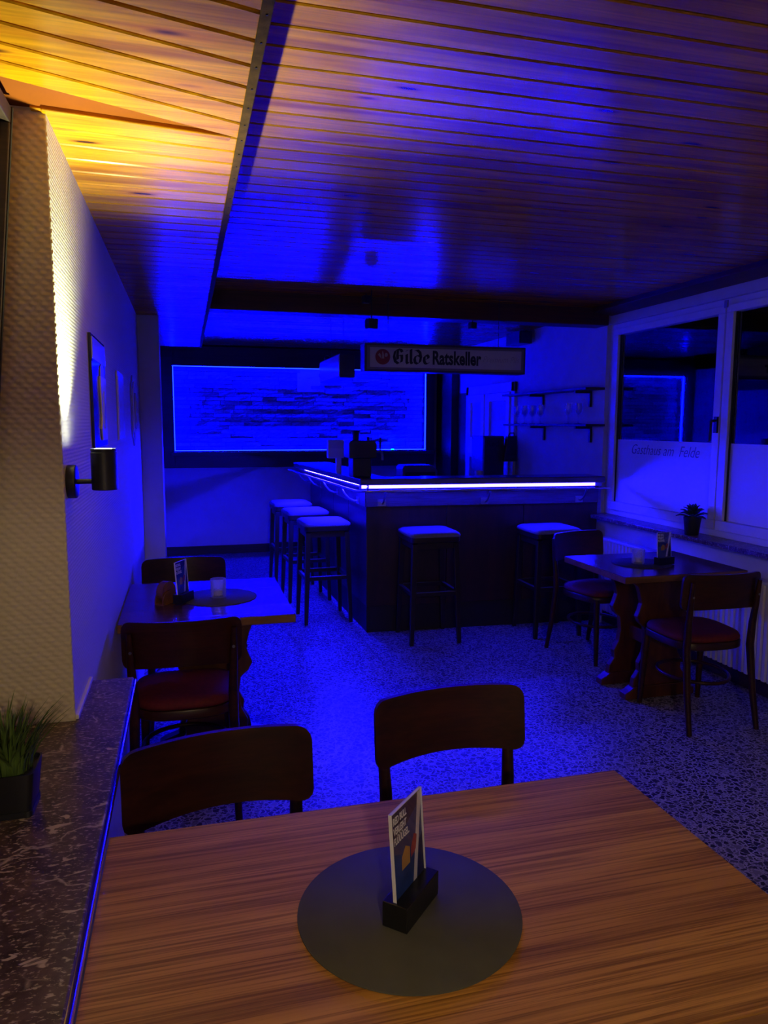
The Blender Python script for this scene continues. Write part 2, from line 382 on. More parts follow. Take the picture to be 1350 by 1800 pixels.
def text_mesh(body, size, extrude=0.0008, shear=0.0, offset=0.0, xs=1.0, align='LEFT'):
    cu = bpy.data.curves.new('t', 'FONT'); cu.body = body; cu.size = size; cu.extrude = extrude; cu.shear = shear; cu.offset = offset
    cu.align_x = align; cu.resolution_u = 3
    o = bpy.data.objects.new('t', cu); COL.objects.link(o)
    me = bpy.data.meshes.new_from_object(o.evaluated_get(bpy.context.evaluated_depsgraph_get()))
    bpy.data.objects.remove(o); bpy.data.curves.remove(cu)
    if xs != 1.0: me.transform(Matrix.Scale(xs, 4, (1, 0, 0)))
    me.materials.clear(); return me
def put_text(name, me, mat, parent, M, label=None):
    me.transform(M); me.materials.append(MATS[mat]); return link(name, me, parent, label=label)

# ================================================================ structure
# ---- floor
o = MB().box(-0.95, 3.6, YB, 9.1, -0.08, 0.0).build('floor', 'terrazzo'); struct(o, 'speckled terrazzo floor of the pub room', 'floor')

# ---- main ceiling: backing + tongue-and-groove boards
def board_mesh(length, width, name, thick=0.014):
    w2 = width / 2 - 0.0032
    prof = [(-w2, thick), (-w2, 0.003), (-w2 + 0.003, 0.0), (w2 - 0.003, 0.0), (w2, 0.003), (w2, thick)]
    b = MB()
    l0 = [(0.0, y, z) for y, z in prof]; l1 = [(length, y, z) for y, z in prof]
    b.loft([l1, l0]); me = b.mesh(name); me.materials.append(MATS['pine']); return me
PITCH = 0.0935
ceil = MB().box(0.10, XR + 0.02, YB, YF + 0.05, ZM + 0.015, ZM + 0.09).build('ceiling', 'groove')
struct(ceil, 'varnished pine board ceiling over the whole room', 'ceiling')
bm_main = board_mesh(XR - 0.02 - 0.12, PITCH, 'board')
y = 0.30; k = 0
while y < YF - 0.02:
    o = link('board', bm_main, ceil); o.location = (0.12, y, ZM); y += PITCH
rest = MB().box(0.12, XR - 0.02, YB + 0.02, 0.25, ZM, ZM + 0.013).build('rear_boarding', 'pine', ceil)

# ---- lower soffit along the left wall
XS = 0.150
sof = MB().box(-0.62, XS - 0.004, YB, 7.25, ZE + 0.0155, ZE + 0.12).build('ceiling_soffit', 'groove')
struct(sof, 'lowered strip of varnished pine boards along the left wall', 'ceiling')
def taper(y0r, s0, y1r, s1, xl, z, g_=0.0036):
    # a board between two lines that start at the soffit edge (Y = y0r, y1r) and run left with slopes s0, s1
    x1 = XS - 0.005; b = MB()
    def loop(x):
        lo, hi = y0r - s0 * (x1 - x) + g_, y1r - s1 * (x1 - x) - g_; m_ = (y0r + y1r) / 2
        return [(x - x1, q - m_, zz) for q, zz in ((lo, 0.014), (lo, 0.003), (lo + 0.003, 0.0), (hi - 0.003, 0.0), (hi, 0.003), (hi, 0.014))]
    me = b.loft([loop(x1), loop(xl)]).mesh('board'); me.materials.append(MATS['pine_soffit'])
    o = link('board', me, sof); o.location = (x1, (y0r + y1r) / 2, z)
yr = [1.970 + 0.0955 * k for k in range(57)]; sl = [max(0.0, 0.125 - 0.024 * k) for k in range(57)]
for k in range(55): taper(yr[k], sl[k], yr[k + 1], sl[k + 1], XL - 0.03, ZE)
yn = [1.966 - 0.0985 * k for k in range(21)]; sn = [max(0.25, 0.415 - 0.031 * k) for k in range(21)]
for k in range(19): taper(yn[k + 1], sn[k + 1], yn[k], sn[k], -0.60, ZE - 0.003, 0.0044)
PN = 0.0985
MB().box(-0.60, XS - 0.005, YB + 0.02, -0.10, ZE, ZE + 0.013).build('rear_boarding', 'pine', sof)
# thin strip behind the wedge gap and the trim that closes the far field
MB().prism([(-0.60, 1.62), (0.135, 1.962), (-0.60, 1.94)], 'z', ZE + 0.008, ZE + 0.0145).build('wedge_panel', 'backing', sof, label='dark orange wedge between the two board fields')
tr = MB(); tr.box(XL - 0.01, XS - 0.02, -0.012, 0.012, 0.0, 0.016, Matrix.Translation((0, 1.958, ZE - 0.003)) @ Matrix.Rotation(R(7.0), 4, 'Z'))
tr.build('closing_strip', 'pine', sof, bevel=0.003)
# edge lath with nails
lath = MB().box(XS - 0.005, XS + 0.016, YB + 0.02, 7.25, ZE - 0.006, ZE + 0.03).build('edge_lath', 'lath', sof, bevel=0.002)
MB().box(XS - 0.004, XS + 0.002, YB + 0.02, 7.25, ZE + 0.03, ZM + 0.01).build('edge_fascia', 'backing', sof)
nm = MB().lathe([(0.002, -0.002), (0.002, 0.001)], 8).mesh('nail'); nm.materials.append(MATS['black_metal'])
for k in range(14):
    for dx in (0.006,):
        o = link('nail', nm, lath); o.location = (XS + dx, 1.36 + k * PN + (0.012 if dx > 0.005 else 0), ZE - 0.006)
# ceiling beam across the room, corner cornice
o = MB().box(XS + 0.02, XR - 0.02, 5.12, 5.30, 2.305, ZM + 0.012).build('trim_1', 'beam_wood', bevel=0.004); struct(o, 'dark wooden beam across the ceiling above the bar', 'beam')
o = MB().prism([(3.02, 2.398), (3.178, 2.375), (3.178, 2.435), (3.02, 2.435)], 'y', YB + 0.02, 5.115).build('trim_2', 'beam_wood', bevel=0.003)
struct(o, 'dark brown cornice where the ceiling meets the window wall', 'trim')

# ---- left wall, reveal and pier
wl = MB()
wl.box(XL - 0.40, XL, 1.94, YF + 0.1, -0.02, ZE + 0.03)
wl.box(XL - 0.40, XL, YB, 0.20, -0.02, ZE + 0.03)
wl.box(XL - 0.40, XL, 0.20, 1.94, -0.02, SILL_L - 0.035)
o = wl.build('wall_left', 'paper'); struct(o, 'left wall with fine woven white wallpaper', 'wall')
wl_o = o
MB().prism(rrect(0.262, 0.012, 0.0055, 3, XL - 0.130, 1.9365), 'z', SILL_L, ZE + 0.02).build('reveal_skin', 'paper_reveal', wl_o)
# exterior reveal wall beyond is closed by the window; white sealing strip on the sill
MB().box(XL - 0.0005, XL + 0.009, 1.935, 2.232, SILL_L, SILL_L + 0.012).build('sealing_strip', 'white_paint', wl_o, bevel=0.002)
o = MB().box(XL, -0.155, 5.20, 5.42, 0, ZE + 0.0).build('wall_pier', 'white_wall', bevel=0.004); struct(o, 'narrow white pier sticking out from the left wall', 'wall')
# back wall and far wall
o = MB().box(-1.0, 3.6, YB - 0.1, YB, 0, 2.6).build('wall_back', 'white_wall'); struct(o, 'plain rear wall behind the viewer', 'wall')
o = MB().box(-0.4, XR + 0.1, YF, YF + 0.1, 0, 2.6).build('wall_far', 'white_wall'); struct(o, 'white end wall behind the bar', 'wall')
o = MB().box(XL, 3.0, YF - 0.018, YF, 0, 0.10).build('baseboard_far', 'frame_wood', bevel=0.003); struct(o, 'dark skirting board along the end wall', 'baseboard')
# ---- right wall with the window opening
WY0, WY1 = 2.35, 5.17
wr = MB()
wr.box(XR, XR + 0.22, WY1, YF + 0.1, 0, 2.6)
wr.box(XR, XR + 0.22, YB, WY0, 0, 2.6)
wr.box(XR, XR + 0.22, WY0, WY1, 0, SILL_R - 0.03)
wr.box(XR, XR + 0.22, WY0, WY1, 2.312, 2.6)
o = wr.build('wall_right', 'white_wall'); struct(o, 'right wall around the wide window, white plaster', 'wall')
o = MB().box(XR - 0.015, XR, YB, 5.08, 0, 0.09).build('baseboard_right', 'frame_wood'); struct(o, 'dark skirting along the window wall', 'baseboard')

# ---- right window
win = thing('window_1', 'wide white window with two sashes and frosted lower panes on the right wall', 'window', (XR + 0.03, 0, 0), kind='structure')
fr = MB()
def bar(b, y0, y1, z0, z1, x0=0.0, x1=0.07): b.box(x0, x1, y0, y1, z0, z1)
bar(fr, 5.085, WY1, SILL_R, 2.312); bar(fr, WY0, WY0 + 0.06, SILL_R, 2.312); bar(fr, WY0 + 0.06, 5.085, 2.268, 2.312); bar(fr, WY0 + 0.06, 5.085, SILL_R, SILL_R + 0.05); bar(fr, 3.865, 3.895, SILL_R + 0.05, 2.268)
fr.build('window_frame', 'white_paint', win, bevel=0.004)
def sash(y0, y1, hinge_far, text):
    z0, z1 = SILL_R + 0.045, 2.272; t = 0.062
    s = MB(); s.box(-0.022, 0.045, y0, y1, z0, z0 + t); s.box(-0.022, 0.045, y0, y1, z1 - t * 0.75, z1)
    s.box(-0.022, 0.045, y0, y0 + t, z0 + t, z1 - t * 0.75); s.box(-0.022, 0.045, y1 - t, y1, z0 + t, z1 - t * 0.75)
    so = s.build('sash', 'white_paint', win, bevel=0.004)
    g = MB().box(0.010, 0.016, y0 + t - 0.005, y1 - t + 0.005, z0 + t - 0.005, z1 - t * 0.75 + 0.005).build('pane', 'window_glass', so)
    rb = MB()
    for (a, b_, c, d) in ((y0 + t, y0 + t + 0.006, z0 + t, z1 - 0.045), (y1 - t - 0.006, y1 - t, z0 + t, z1 - 0.045)): rb.box(-0.004, 0.012, a, b_, c, d)
    rb.build('gasket', 'rubber', so)
    MB().box(0.0065, 0.0085, y0 + t + 0.004, y1 - t - 0.004, z0 + t + 0.002, 1.437).build('frosted_film', 'frosted_film', so, label='pale frosted film on the lower pane')
    return so
s1 = sash(3.878, 5.09, True, True); s2 = sash(2.44, 3.868, False, False)
mt = text_mesh('Gasthaus am  Felde', 0.104, 0.0004, 0.35, -0.0008, 0.93)
put_text('lettering', mt, 'film_letter', s1, Matrix.Translation((0.0055, 4.845, 1.335)) @ Matrix(((0, 0, -1, 0), (-1, 0, 0, 0), (0, 1, 0, 0), (0, 0, 0, 1))), 'dark slanted lettering on the frosted pane')
h = MB(); h.box(-0.034, -0.022, 3.885, 3.915, 1.50, 1.60); h.tube([(-0.034, 3.90, 1.575), (-0.06, 3.90, 1.575), (-0.066, 3.90, 1.565), (-0.066, 3.905, 1.45)], 0.008, 8)
h.build('window_handle', 'black_metal', s1, smooth=40)
hg = MB(); hg.box(-0.03, -0.02, 3.855, 3.885, 2.255, 2.30); hg.build('hinge', 'grey_metal', win, bevel=0.003)
o = MB().box(3.045, XR + 0.04, 2.3, 5.172, SILL_R - 0.028, SILL_R).build('window_sill', 'marble', bevel=0.004); struct(o, 'polished dark stone sill below the right window', 'sill')
# ---- left window: tilted sash above the marble ledge
lw = thing('window_2', 'dark window sash tilted inwards at the left edge', 'window', (0, 0, 0), kind='structure')
MB().box(-0.62, -0.56, 0.20, 1.94, SILL_L, ZE + 0.0).build('blind_panel', 'groove', lw)
lf = MB()
lf.box(-0.56, -0.50, 0.20, 1.93, SILL_L, SILL_L + 0.05); lf.box(-0.56, -0.50, 0.20, 0.26, SILL_L + 0.05, ZE); lf.box(-0.56, -0.50, 1.885, 1.93, SILL_L + 0.05, ZE)
lf.build('window_frame', 'beam_wood', lw, bevel=0.004)
TM = Matrix.Translation((-0.505, 0, SILL_L + 0.055)) @ Matrix.Rotation(R(5.5), 4, 'Y')
ts = MB(); hh = 1.395
ts.box(-0.02, 0.02, 0.28, 1.875, 0, 0.06, TM); ts.box(-0.02, 0.02, 0.28, 1.875, hh - 0.035, hh, TM); ts.box(-0.02, 0.02, 0.28, 0.34, 0.06, hh - 0.035, TM); ts.box(-0.02, 0.02, 1.858, 1.875, 0.06, hh - 0.035, TM)
so = ts.build('sash', 'frame_wood', lw, bevel=0.003)
MB().box(-0.003, 0.003, 0.335, 1.860, 0.055, hh - 0.03, TM).build('pane', 'dark_glass', so)
MB().box(0.016, 0.0225, 1.868, 1.878, 0.0, hh, TM).build('seal', 'rubber', so)

# ---- door and post on the right wall behind the bar
post = MB().box(XR - 0.10, XR, 8.36, YF, 0, ZM - 0.0).build('trim_3', 'frame_wood', bevel=0.004); struct(post, 'dark wooden corner post beside the glazed door', 'post')
d = thing('door_1', 'white glazed double door on the right wall behind the bar', 'door', (XR, 0, 0), kind='structure')
db = MB(); db.box(-0.03, 0.0, 6.76, 6.84, 0, 1.97); db.box(-0.03, 0.0, 7.98, 8.06, 0, 1.97); db.box(-0.03, 0.0, 6.76, 8.06, 1.875, 1.97); db.box(-0.03, 0, 7.44, 7.50, 0, 1.875)
db.build('door_frame', 'white_paint', d, bevel=0.003)
MB().box(-0.012, 0, 8.06, 8.355, 0, 1.91).build('side_panel', 'frame_wood', d)
for y0, y1 in ((7.50, 7.98), (6.84, 7.44)):
    lv = MB(); lv.box(-0.045, -0.005, y0 + .004, y0 + 0.085, 0, 1.87); lv.box(-0.045, -0.005, y1 - 0.085, y1 - .004, 0, 1.87); lv.box(-0.045, -0.005, y0 + 0.085, y1 - 0.085, 1.79, 1.87); lv.box(-0.045, -0.005, y0 + 0.085, y1 - 0.085, 1.18, 1.40); lv.box(-0.045, -0.005, y0 + 0.085, y1 - 0.085, 0, 0.2)
    lo = lv.build('door_leaf', 'white_paint', d, bevel=0.003)
    MB().box(-0.02, -0.014, y0 + 0.08, y1 - 0.08, 1.39, 1.80).build('pane', 'picture_mid', lo); MB().box(-0.02, -0.014, y0 + 0.08, y1 - 0.08, 0.19, 1.19).build('pane', 'picture_mid', lo)
    hd = MB(); hd.tube([(-0.045, y0 + 0.05, 1.33), (-0.08, y0 + 0.05, 1.33), (-0.08, y0 + 0.15, 1.33)], 0.009, 8); hd.build('handle', 'black_metal', lo, smooth=40)

# ---- stone niche on the far wall
nich = thing('stone_wall_panel', 'blue-lit split stone wall panel in a dark frame behind the bar', 'wall panel', (0, YF, 0), kind='structure')
NX0, NX1, NZ0, NZ1 = -0.125, 2.875, 1.235, 2.195
f = MB(); D = 0.20
MB().box(-0.285, NX0, -D, 0, 1.04, ZM - 0.012).build('frame_board', 'frame_wood', nich, bevel=0.004)
MB().box(NX1, 2.985, -D, 0, 1.04, ZM - 0.012).build('frame_board', 'frame_wood', nich, bevel=0.004)
MB().box(NX0, NX1, -D, 0, NZ1, ZM - 0.012).build('frame_board', 'frame_wood', nich, bevel=0.004)
MB().box(NX0, NX1, -D, 0, 1.04, NZ0).build('frame_board', 'frame_wood', nich, bevel=0.004)
MB().box(-0.16, 2.99, -D - 0.05, -D, NZ0 - 0.055, NZ0 - 0.012).build('frame_ledge', 'frame_wood', nich, bevel=0.003)
MB().box(NX0, NX1, -0.02, 0, NZ0, NZ1).build('stone_backing', 'mortar', nich)
rows = 20; hrow = (NZ1 - NZ0) / rows; cols = 14
sm = []
for q in range(6):
    b = MB(); nx, nz = 4, 2; dep = [[0.003 + 0.014 * random.random() for _ in range(nz + 1)] for _ in range(nx + 1)]
    vs = []; fs = []
    for i in range(nx + 1):
        for j in range(nz + 1): vs.append((i / nx - 0.5, -dep[i][j] - 0.012, j / nz - 0.5))
    for i in range(nx):
        for j in range(nz): a = i * (nz + 1) + j; fs.append((a, a + nz + 1, a + nz + 2, a + 1))
    o_ = len(vs); vs += [(-0.5, 0, -0.5), (0.5, 0, -0.5), (0.5, 0, 0.5), (-0.5, 0, 0.5)]
    cs = [0, nx * (nz + 1), nx * (nz + 1) + nz, nz]
    fs += [tuple([o_, o_ + 1] + [i * (nz + 1) for i in range(nx, -1, -1)]), tuple([o_ + 2, o_ + 3] + [i * (nz + 1) + nz for i in range(nx + 1)]),
           tuple([o_ + 1, o_ + 2] + [nx * (nz + 1) + j for j in range(nz, -1, -1)]), tuple([o_ + 3, o_] + [j for j in range(nz + 1)])]
    me = b.add(vs, fs).mesh('stone'); me.materials.append(MATS['stone']); sm.append(me)
for r_ in range(rows):
    cuts = [0.0]; x = 0
    ws = [random.uniform(0.6, 1.5) for _ in range(cols)]; tot = sum(ws); x = NX0
    for wv in ws:
        wl_ = wv / tot * (NX1 - NX0); o = link('stone', random.choice(sm), nich)
        o.location = (x + wl_ / 2, -0.016 - random.choice((0, 0.006, 0.016, 0.028, 0.042)), NZ0 + (r_ + 0.5) * hrow); o.scale = (wl_ - 0.006, 1, hrow - 0.006); x += wl_
def strip(x0, x1, z0, z1, y0=-D + 0.02, y1=-D + 0.032): return MB().box(x0, x1, y0, y1, z0, z1).build('led_strip', 'led_stone', nich, label='glowing blue light strip inside the frame')
strip(NX0, NX0 + 0.007, NZ0, NZ1); strip(NX1 - 0.007, NX1, NZ0, NZ1); strip(NX0 + 0.007, NX1 - 0.007, NZ1 - 0.007, NZ1); strip(NX0 + 0.007, NX1 - 0.007, NZ0, NZ0 + 0.007)
MB().box(1.30, 1.62, -0.065, -0.045, 1.93, 2.19).build('inset_plate', 'picture_mid', nich, bevel=0.003)
MB().box(2.43, 2.46, -D - 0.02, -D + 0.01, NZ0 + 0.001, NZ0 + 0.012).build('indicator_lamp', 'green_led', nich)

# ---- marble ledge on the left
ml = MB().prism([(-0.5, 0.20), (-0.170, 0.20), (-0.170, 2.232), (XL + 0.001, 2.232), (XL + 0.001, 1.93), (-0.5, 1.93)], 'z', SILL_L - 0.030, SILL_L).build('marble_ledge', 'marble', bevel=0.003)
struct(ml, 'dark veined marble window ledge with pale flecks on the left', 'ledge')
MB().tube([(-0.1705, 0.20, SILL_L - 0.0145), (-0.1705, 1.2, SILL_L - 0.0145), (-0.1705, 2.232, SILL_L - 0.0145)], 0.0095, 14).build('edge_band', 'chrome', ml, smooth=60)
# radiator below the left ledge with valve
rd = thing('radiator', 'white radiator under the marble ledge on the left', 'radiator', (-0.24, 0, 0))
MB().box(-0.045, 0.052, 0.35, 1.96, 0.12, 0.72).build('body', 'radiator_white', rd, bevel=0.01)
MB().box(-0.03, 0.03, 0.40, 0.44, 0.0, 0.12).build('foot', 'radiator_white', rd); MB().box(-0.03, 0.03, 1.86, 1.90, 0.0, 0.12).build('foot', 'radiator_white', rd)
kn = MB(); kn.tube([(0.01, 1.955, 0.60), (0.03, 2.01, 0.60)], 0.012, 8)
kn.build('valve_pipe', 'grey_metal', rd, smooth=40)
kv = MB()
prof = [(0.010, 0.0), (0.020, 0.002)]
for k in range(7): prof += [(0.024, 0.006 + k * 0.009), (0.021, 0.0105 + k * 0.009)]
prof += [(0.020, 0.070)]
kv.lathe(prof, 20, (0.03, 2.01, 0.60), 'x', None); kv.build('thermostat_knob', 'cream', rd, smooth=25)

# ================================================================ furniture
def chair(name, label, group):
    t = thing(name, label, 'chair', group=group)
    # seat frame and cushion
    def outline(sc, z, n=28):
        pts = []
        for k in range(n):
            a = 2 * math.pi * k / n; c, s_ = math.cos(a), math.sin(a)
            e = 2 / 3.4; x = math.copysign(abs(c) ** e, c) * 0.205; y = math.copysign(abs(s_) ** e, s_) * 0.205
            x *= 1.0 + 0.10 * (y / 0.205) * 0.6
            pts.append((x * sc, y * sc, z))
        return pts
    MB().loft([outline(0.97, 0.405), outline(1.0, 0.410), outline(1.0, 0.440), outline(0.985, 0.445)]).build('seat', 'chair_wood', t, smooth=40)
    MB().loft([outline(0.95, 0.445), outline(0.985, 0.452), outline(0.985, 0.462), outline(0.95, 0.476), outline(0.80, 0.486), outline(0.45, 0.491)]).build('seat_cushion', 'dark_red', t, smooth=60)
    # curved backrest panel
    W, r_, th = 0.455, 0.035, 0.015; zt, zb = 0.812, 0.622
    us = [-1, -0.985, -0.95, -0.90, -0.85] + [i / 10 for i in range(-8, 9)] + [0.85, 0.90, 0.95, 0.985, 1]
    nv = 6
    def pt(u, v, off):
        x = u * W / 2; ex = max(0.0, abs(x) - (W / 2 - r_)); dz = r_ - math.sqrt(max(0, r_ * r_ - ex * ex))
        top = zt - dz; bot = zb + dz + 0.012 * (1 - u * u)
        z = bot + (top - bot) * v
        y = -0.238 + 0.052 * u * u - 0.16 * (z - 0.62) ** 1.0 * 0.55 + off
        return (x * (1 - 0.02 * u * u), y, z)
    vs = [pt(u, v / nv, th / 2) for u in us for v in range(nv + 1)]; n1 = len(vs); vs += [pt(u, v / nv, -th / 2) for u in us for v in range(nv + 1)]
    fs = []; m = nv + 1
    for i in range(len(us) - 1):
        for j in range(nv):
            a = i * m + j; fs.append((a + 1, a + m + 1, a + m, a)); fs.append((n1 + a, n1 + a + m, n1 + a + m + 1, n1 + a + 1))
        a = i * m; fs.append((a, a + m, n1 + a + m, n1 + a)); a = i * m + nv; fs.append((n1 + a, n1 + a + m, a + m, a))
    for j in range(nv):
        fs.append((j + 1, j, n1 + j, n1 + j + 1)); a = (len(us) - 1) * m + j; fs.append((a, a + 1, n1 + a + 1, n1 + a))
    MB().add(vs, fs).build('backrest', 'chair_wood', t, smooth=40)
    for s_ in (-1, 1):
        MB().tube([(s_ * 0.195, -0.275, 0.0), (s_ * 0.190, -0.235, 0.20), (s_ * 0.185, -0.205, 0.43), (s_ * 0.186, -0.212, 0.55), (s_ * 0.190, -0.226, 0.66), (s_ * 0.192, -0.240, 0.775)],
                  [0.014, 0.017, 0.020, 0.018, 0.015, 0.010], 10).build('leg', 'chair_wood', t, smooth=50)
        MB().tube([(s_ * 0.172, 0.160, 0.43), (s_ * 0.178, 0.172, 0.22), (s_ * 0.185, 0.185, 0.0)], [0.021, 0.018, 0.013], 10).build('leg', 'chair_wood', t, smooth=50)
    ring = [(0.172 * math.cos(2 * math.pi * k / 28) * (1 + 0.10 * math.sin(2 * math.pi * k / 28)), -0.02 + 0.192 * math.sin(2 * math.pi * k / 28), 0.235) for k in range(28)]
    MB().tube(ring, 0.010, 8, True).build('stretcher', 'chair_wood', t, smooth=60)
    for s_ in (-1, 1): MB().lathe([(0.006, -0.001), (0.006, 0.0015)], 8, (s_ * 0.189, -0.246, 0.700), 'y').build('screw_cap', 'grey_metal', t, smooth=40)
    return t
G = 'dark wooden pub chairs around the tables'
c0 = chair('chair', 'dark bentwood chair behind the foreground table, beside the marble ledge', G)
c0.location = (0.085, 1.490, 0); c0.rotation_euler = (0, 0, R(188))
dup(c0, 'dark bentwood chair behind the foreground table, right of the other one', (0.700, 1.635, 0), R(183.5))
dup(c0, 'chair with dark red seat seen from behind at the left table', (-0.030, 3.040, 0), R(-1))
dup(c0, 'chair on the far side of the left table, facing the viewer', (-0.026, 3.92, 0), R(181))
dup(c0, 'chair with blue-lit seat on the bar side of the right table', (2.650, 4.300, 0), R(194))
dup(c0, 'chair seen from behind at the right table near the radiator', (2.600, 3.270, 0), R(-2))

def trestle_table(label, x0, x1, y0, y1, zt, topmat, legx, cx, foot, rot_legs=False):
    t = thing('trestle_table', label, 'table', (cx, (y0 + y1) / 2, 0))
    yy = (y1 - y0) / 2; a0, a1 = x0 - cx, x1 - cx
    MB().box(a0 + 0.001, a1 - 0.001, -yy + 0.001, yy - 0.001, zt - 0.003, zt).build('tabletop', topmat, t)
    MB().box(a0, a1, -yy, yy, zt - 0.036, zt - 0.003).build('edge_band', 'edge_oak', t, bevel=0.002)
    half = [(0.20, zt - 0.036), (0.20, zt - 0.075), (0.165, zt - 0.10), (0.150, zt - 0.14), (0.135, zt - 0.20), (0.150, zt - 0.245), (0.163, zt - 0.275), (0.145, zt - 0.31), (0.110, zt - 0.34), (0.100, zt - 0.42), (0.112, zt - 0.49), (0.140, 0.205), (0.135, 0.16), (0.165, 0.115), (0.175, 0.06)]
    poly = [(x, z) for x, z in half] + [(-x, z) for x, z in reversed(half)]; poly = list(reversed(poly))
    for s_ in (-1, 1):
        yc = s_ * 0.125
        MB().prism(poly, 'y', yc - 0.019, yc + 0.019).build('trestle_leg', 'trestle_wood', t, bevel=0.004)
        fp = [(-foot, 0.0), (foot, 0.0), (foot, 0.035), (foot - 0.03, 0.05), (0.16, 0.075), (-0.16, 0.075), (-foot + 0.03, 0.05), (-foot, 0.035)]
        MB().prism(fp, 'y', yc - 0.032, yc + 0.032).build('foot', 'trestle_wood', t, bevel=0.005)
    MB().box(-0.045, 0.045, -0.106, 0.106, 0.28, 0.36).build('stretcher', 'trestle_wood', t, bevel=0.005)
    return t
tF = trestle_table('wood-grain foreground table carrying the large grey disc', -0.164, 0.932, 0.742, 1.415, 0.76, 'table_wood', 0.2, 0.384, 0.27)
tL = trestle_table('small table against the left wall with a blue-lit top', -0.286, 0.428, 3.025, 3.80, 0.75, 'table_dark', 0.2, 0.10, 0.26)
tR = trestle_table('table on carved trestle legs by the right window', 2.215, 2.985, 3.335, 3.985, 0.75, 'table_dark', 0.2, 2.585, 0.225)

def disc(label, x, y, z, r, mat, rimless=False):
    o = MB().lathe([(r - 0.0012, 0), (r, 0.0008), (r, 0.0022), (r - 0.001, 0.003)], 72).build('placemat', mat, smooth=40); o.location = (x, y, z)
    return tag(o, label, 'placemat', 'round placemats')
disc('large round grey placemat on the foreground table', 0.331, 1.064, 0.76, 0.182, 'mat_grey')
disc('round placemat on the left table under the candle glass', 0.128, 3.415, 0.75, 0.172, 'mat_blue')
disc('round dark placemat on the window-side table', 2.53, 3.66, 0.75, 0.165, 'mat_dark')

def card_stand(label, x, y, z, rz, full=True, base=True):
    t = thing('card_stand', label, 'card stand', (x, y, z), rz, 'advertising card stands')
    # local X along the card, front faces -Y
    MB().prism([(-0.022, 0), (0.022, 0), (0.022, 0.042), (-0.022, 0.042)], 'x', -0.058, 0.058).build('base', 'black_plastic', t, bevel=0.0012)
    LM = Matrix.Translation((0, 0.002, 0.040)) @ Matrix.Rotation(R(-4), 4, 'X')
    hgt = 0.145
    MB().box(-0.0525, 0.0525, -0.0030, -0.0012, 0, hgt, LM).build('acrylic_sheet', 'acrylic', t)
    MB().box(-0.0525, 0.0525, 0.0012, 0.0030, 0, hgt, LM).build('acrylic_sheet', 'acrylic', t)
    rim = MB(); rim.box(-0.0530, -0.0518, -0.003, 0.003, 0, hgt, LM); rim.box(0.0518, 0.0530, -0.003, 0.003, 0, hgt, LM); rim.box(-0.0518, 0.0518, -0.003, 0.003, hgt - 0.0012, hgt, LM)
    rim.build('acrylic_rim', 'poster_silver', t)
    p = MB().box(-0.0500, 0.0500, -0.0006, 0.0006, 0, hgt - 0.003, LM).build('advert', 'poster_blue', t)
    yf = -0.0009
    def flat(name, poly, mat):
        b = MB(); vs = [LM @ Vector((a, yf - 0.0001 * len(p.children), c)) for a, c in poly]; b.add([tuple(v) for v in vs], [tuple(range(len(vs)))]); b.build(name, mat, p)
    flat('dark_field', [(-0.049, 0.088), (0.049, 0.128), (0.049, 0.141), (-0.049, 0.141)], 'poster_navy')
    flat('silver_streak', [(0.010, 0.0), (0.022, 0.0), (0.049, 0.120), (0.049, 0.141), (0.040, 0.141)], 'poster_silver')
    flat('red_patch', [(0.006, 0.045), (0.024, 0.052), (0.030, 0.074), (0.020, 0.080), (0.008, 0.062)], 'poster_red')
    flat('ochre_patch', [(-0.026, 0.040), (0.002, 0.040), (0.004, 0.066), (-0.010, 0.074), (-0.024, 0.062)], 'poster_ochre')
    flat('dark_corner', [(0.026, 0.0), (0.049, 0.0), (0.049, 0.07), (0.036, 0.06)], 'poster_navy')
    for k, s_ in enumerate(('RED BULL', 'VERLEIHT', 'FL\u00dc\u00dc\u00dcGEL.')):
        me = text_mesh(s_, 0.0165, 0.0001, 0, 0.0004, 0.62)
        put_text('slogan', me, 'poster_text', p, LM @ Matrix.Translation((-0.047, yf - 0.0008, 0.124 - k * 0.0165)) @ Matrix.Rotation(R(90), 4, 'X'))
    return t
st = card_stand('acrylic advertising card stand with black base on the grey disc', 0.334, 1.063, 0.763, R(46))
def second(label, loc, rz): return dup(st, label, loc, rz)
second('card stand seen edge-on on the left table', (-0.030, 3.36, 0.753), R(63))
second('card stand on the window-side table near the flower pot', (2.640, 3.60, 0.753), R(10))

def candle(label, loc):
    t = thing('candle_glass', label, 'candle glass', loc, 0, 'glass candle holders')
    MB().lathe([(0.030, 0), (0.0345, 0.003), (0.036, 0.085), (0.0345, 0.086), (0.033, 0.010), (0.001, 0.009)], 28).build('glass_cup', 'cloudy_glass', t, smooth=50)
    MB().lathe([(0.019, 0.010), (0.019, 0.032), (0.017, 0.033), (0.002, 0.031), (0.001, 0.040)], 20).build('tea_light', 'wax', t, smooth=40)
    return t
cg = candle('glass candle holder on the left table', (0.125, 3.41, 0.753))
dup(cg, 'glass candle holder on the window-side table', (2.505, 3.655, 0.753))
# half-round coaster holder on the left table
t = thing('coaster_holder', 'small brown half-round coaster holder on the left table', 'coaster holder', (-0.105, 3.36, 0.75), R(52))
hr = [(0.05 * math.cos(R(a)), 0.012 + 0.05 * math.sin(R(a))) for a in range(0, 181, 15)]; hr = [(0.05, 0.0)] + hr + [(-0.05, 0.0)]
MB().prism(hr, 'y', -0.024, -0.018).build('side_plate', 'oak_brown', t); MB().prism(hr, 'y', 0.018, 0.024).build('side_plate', 'oak_brown', t)
MB().box(-0.05, 0.05, -0.018, 0.018, 0, 0.006).build('base', 'oak_brown', t)
MB().lathe([(0.046, -0.017), (0.046, 0.017)], 28, (0, 0, 0.053), 'y').build('coasters', 'oak_brown', t)

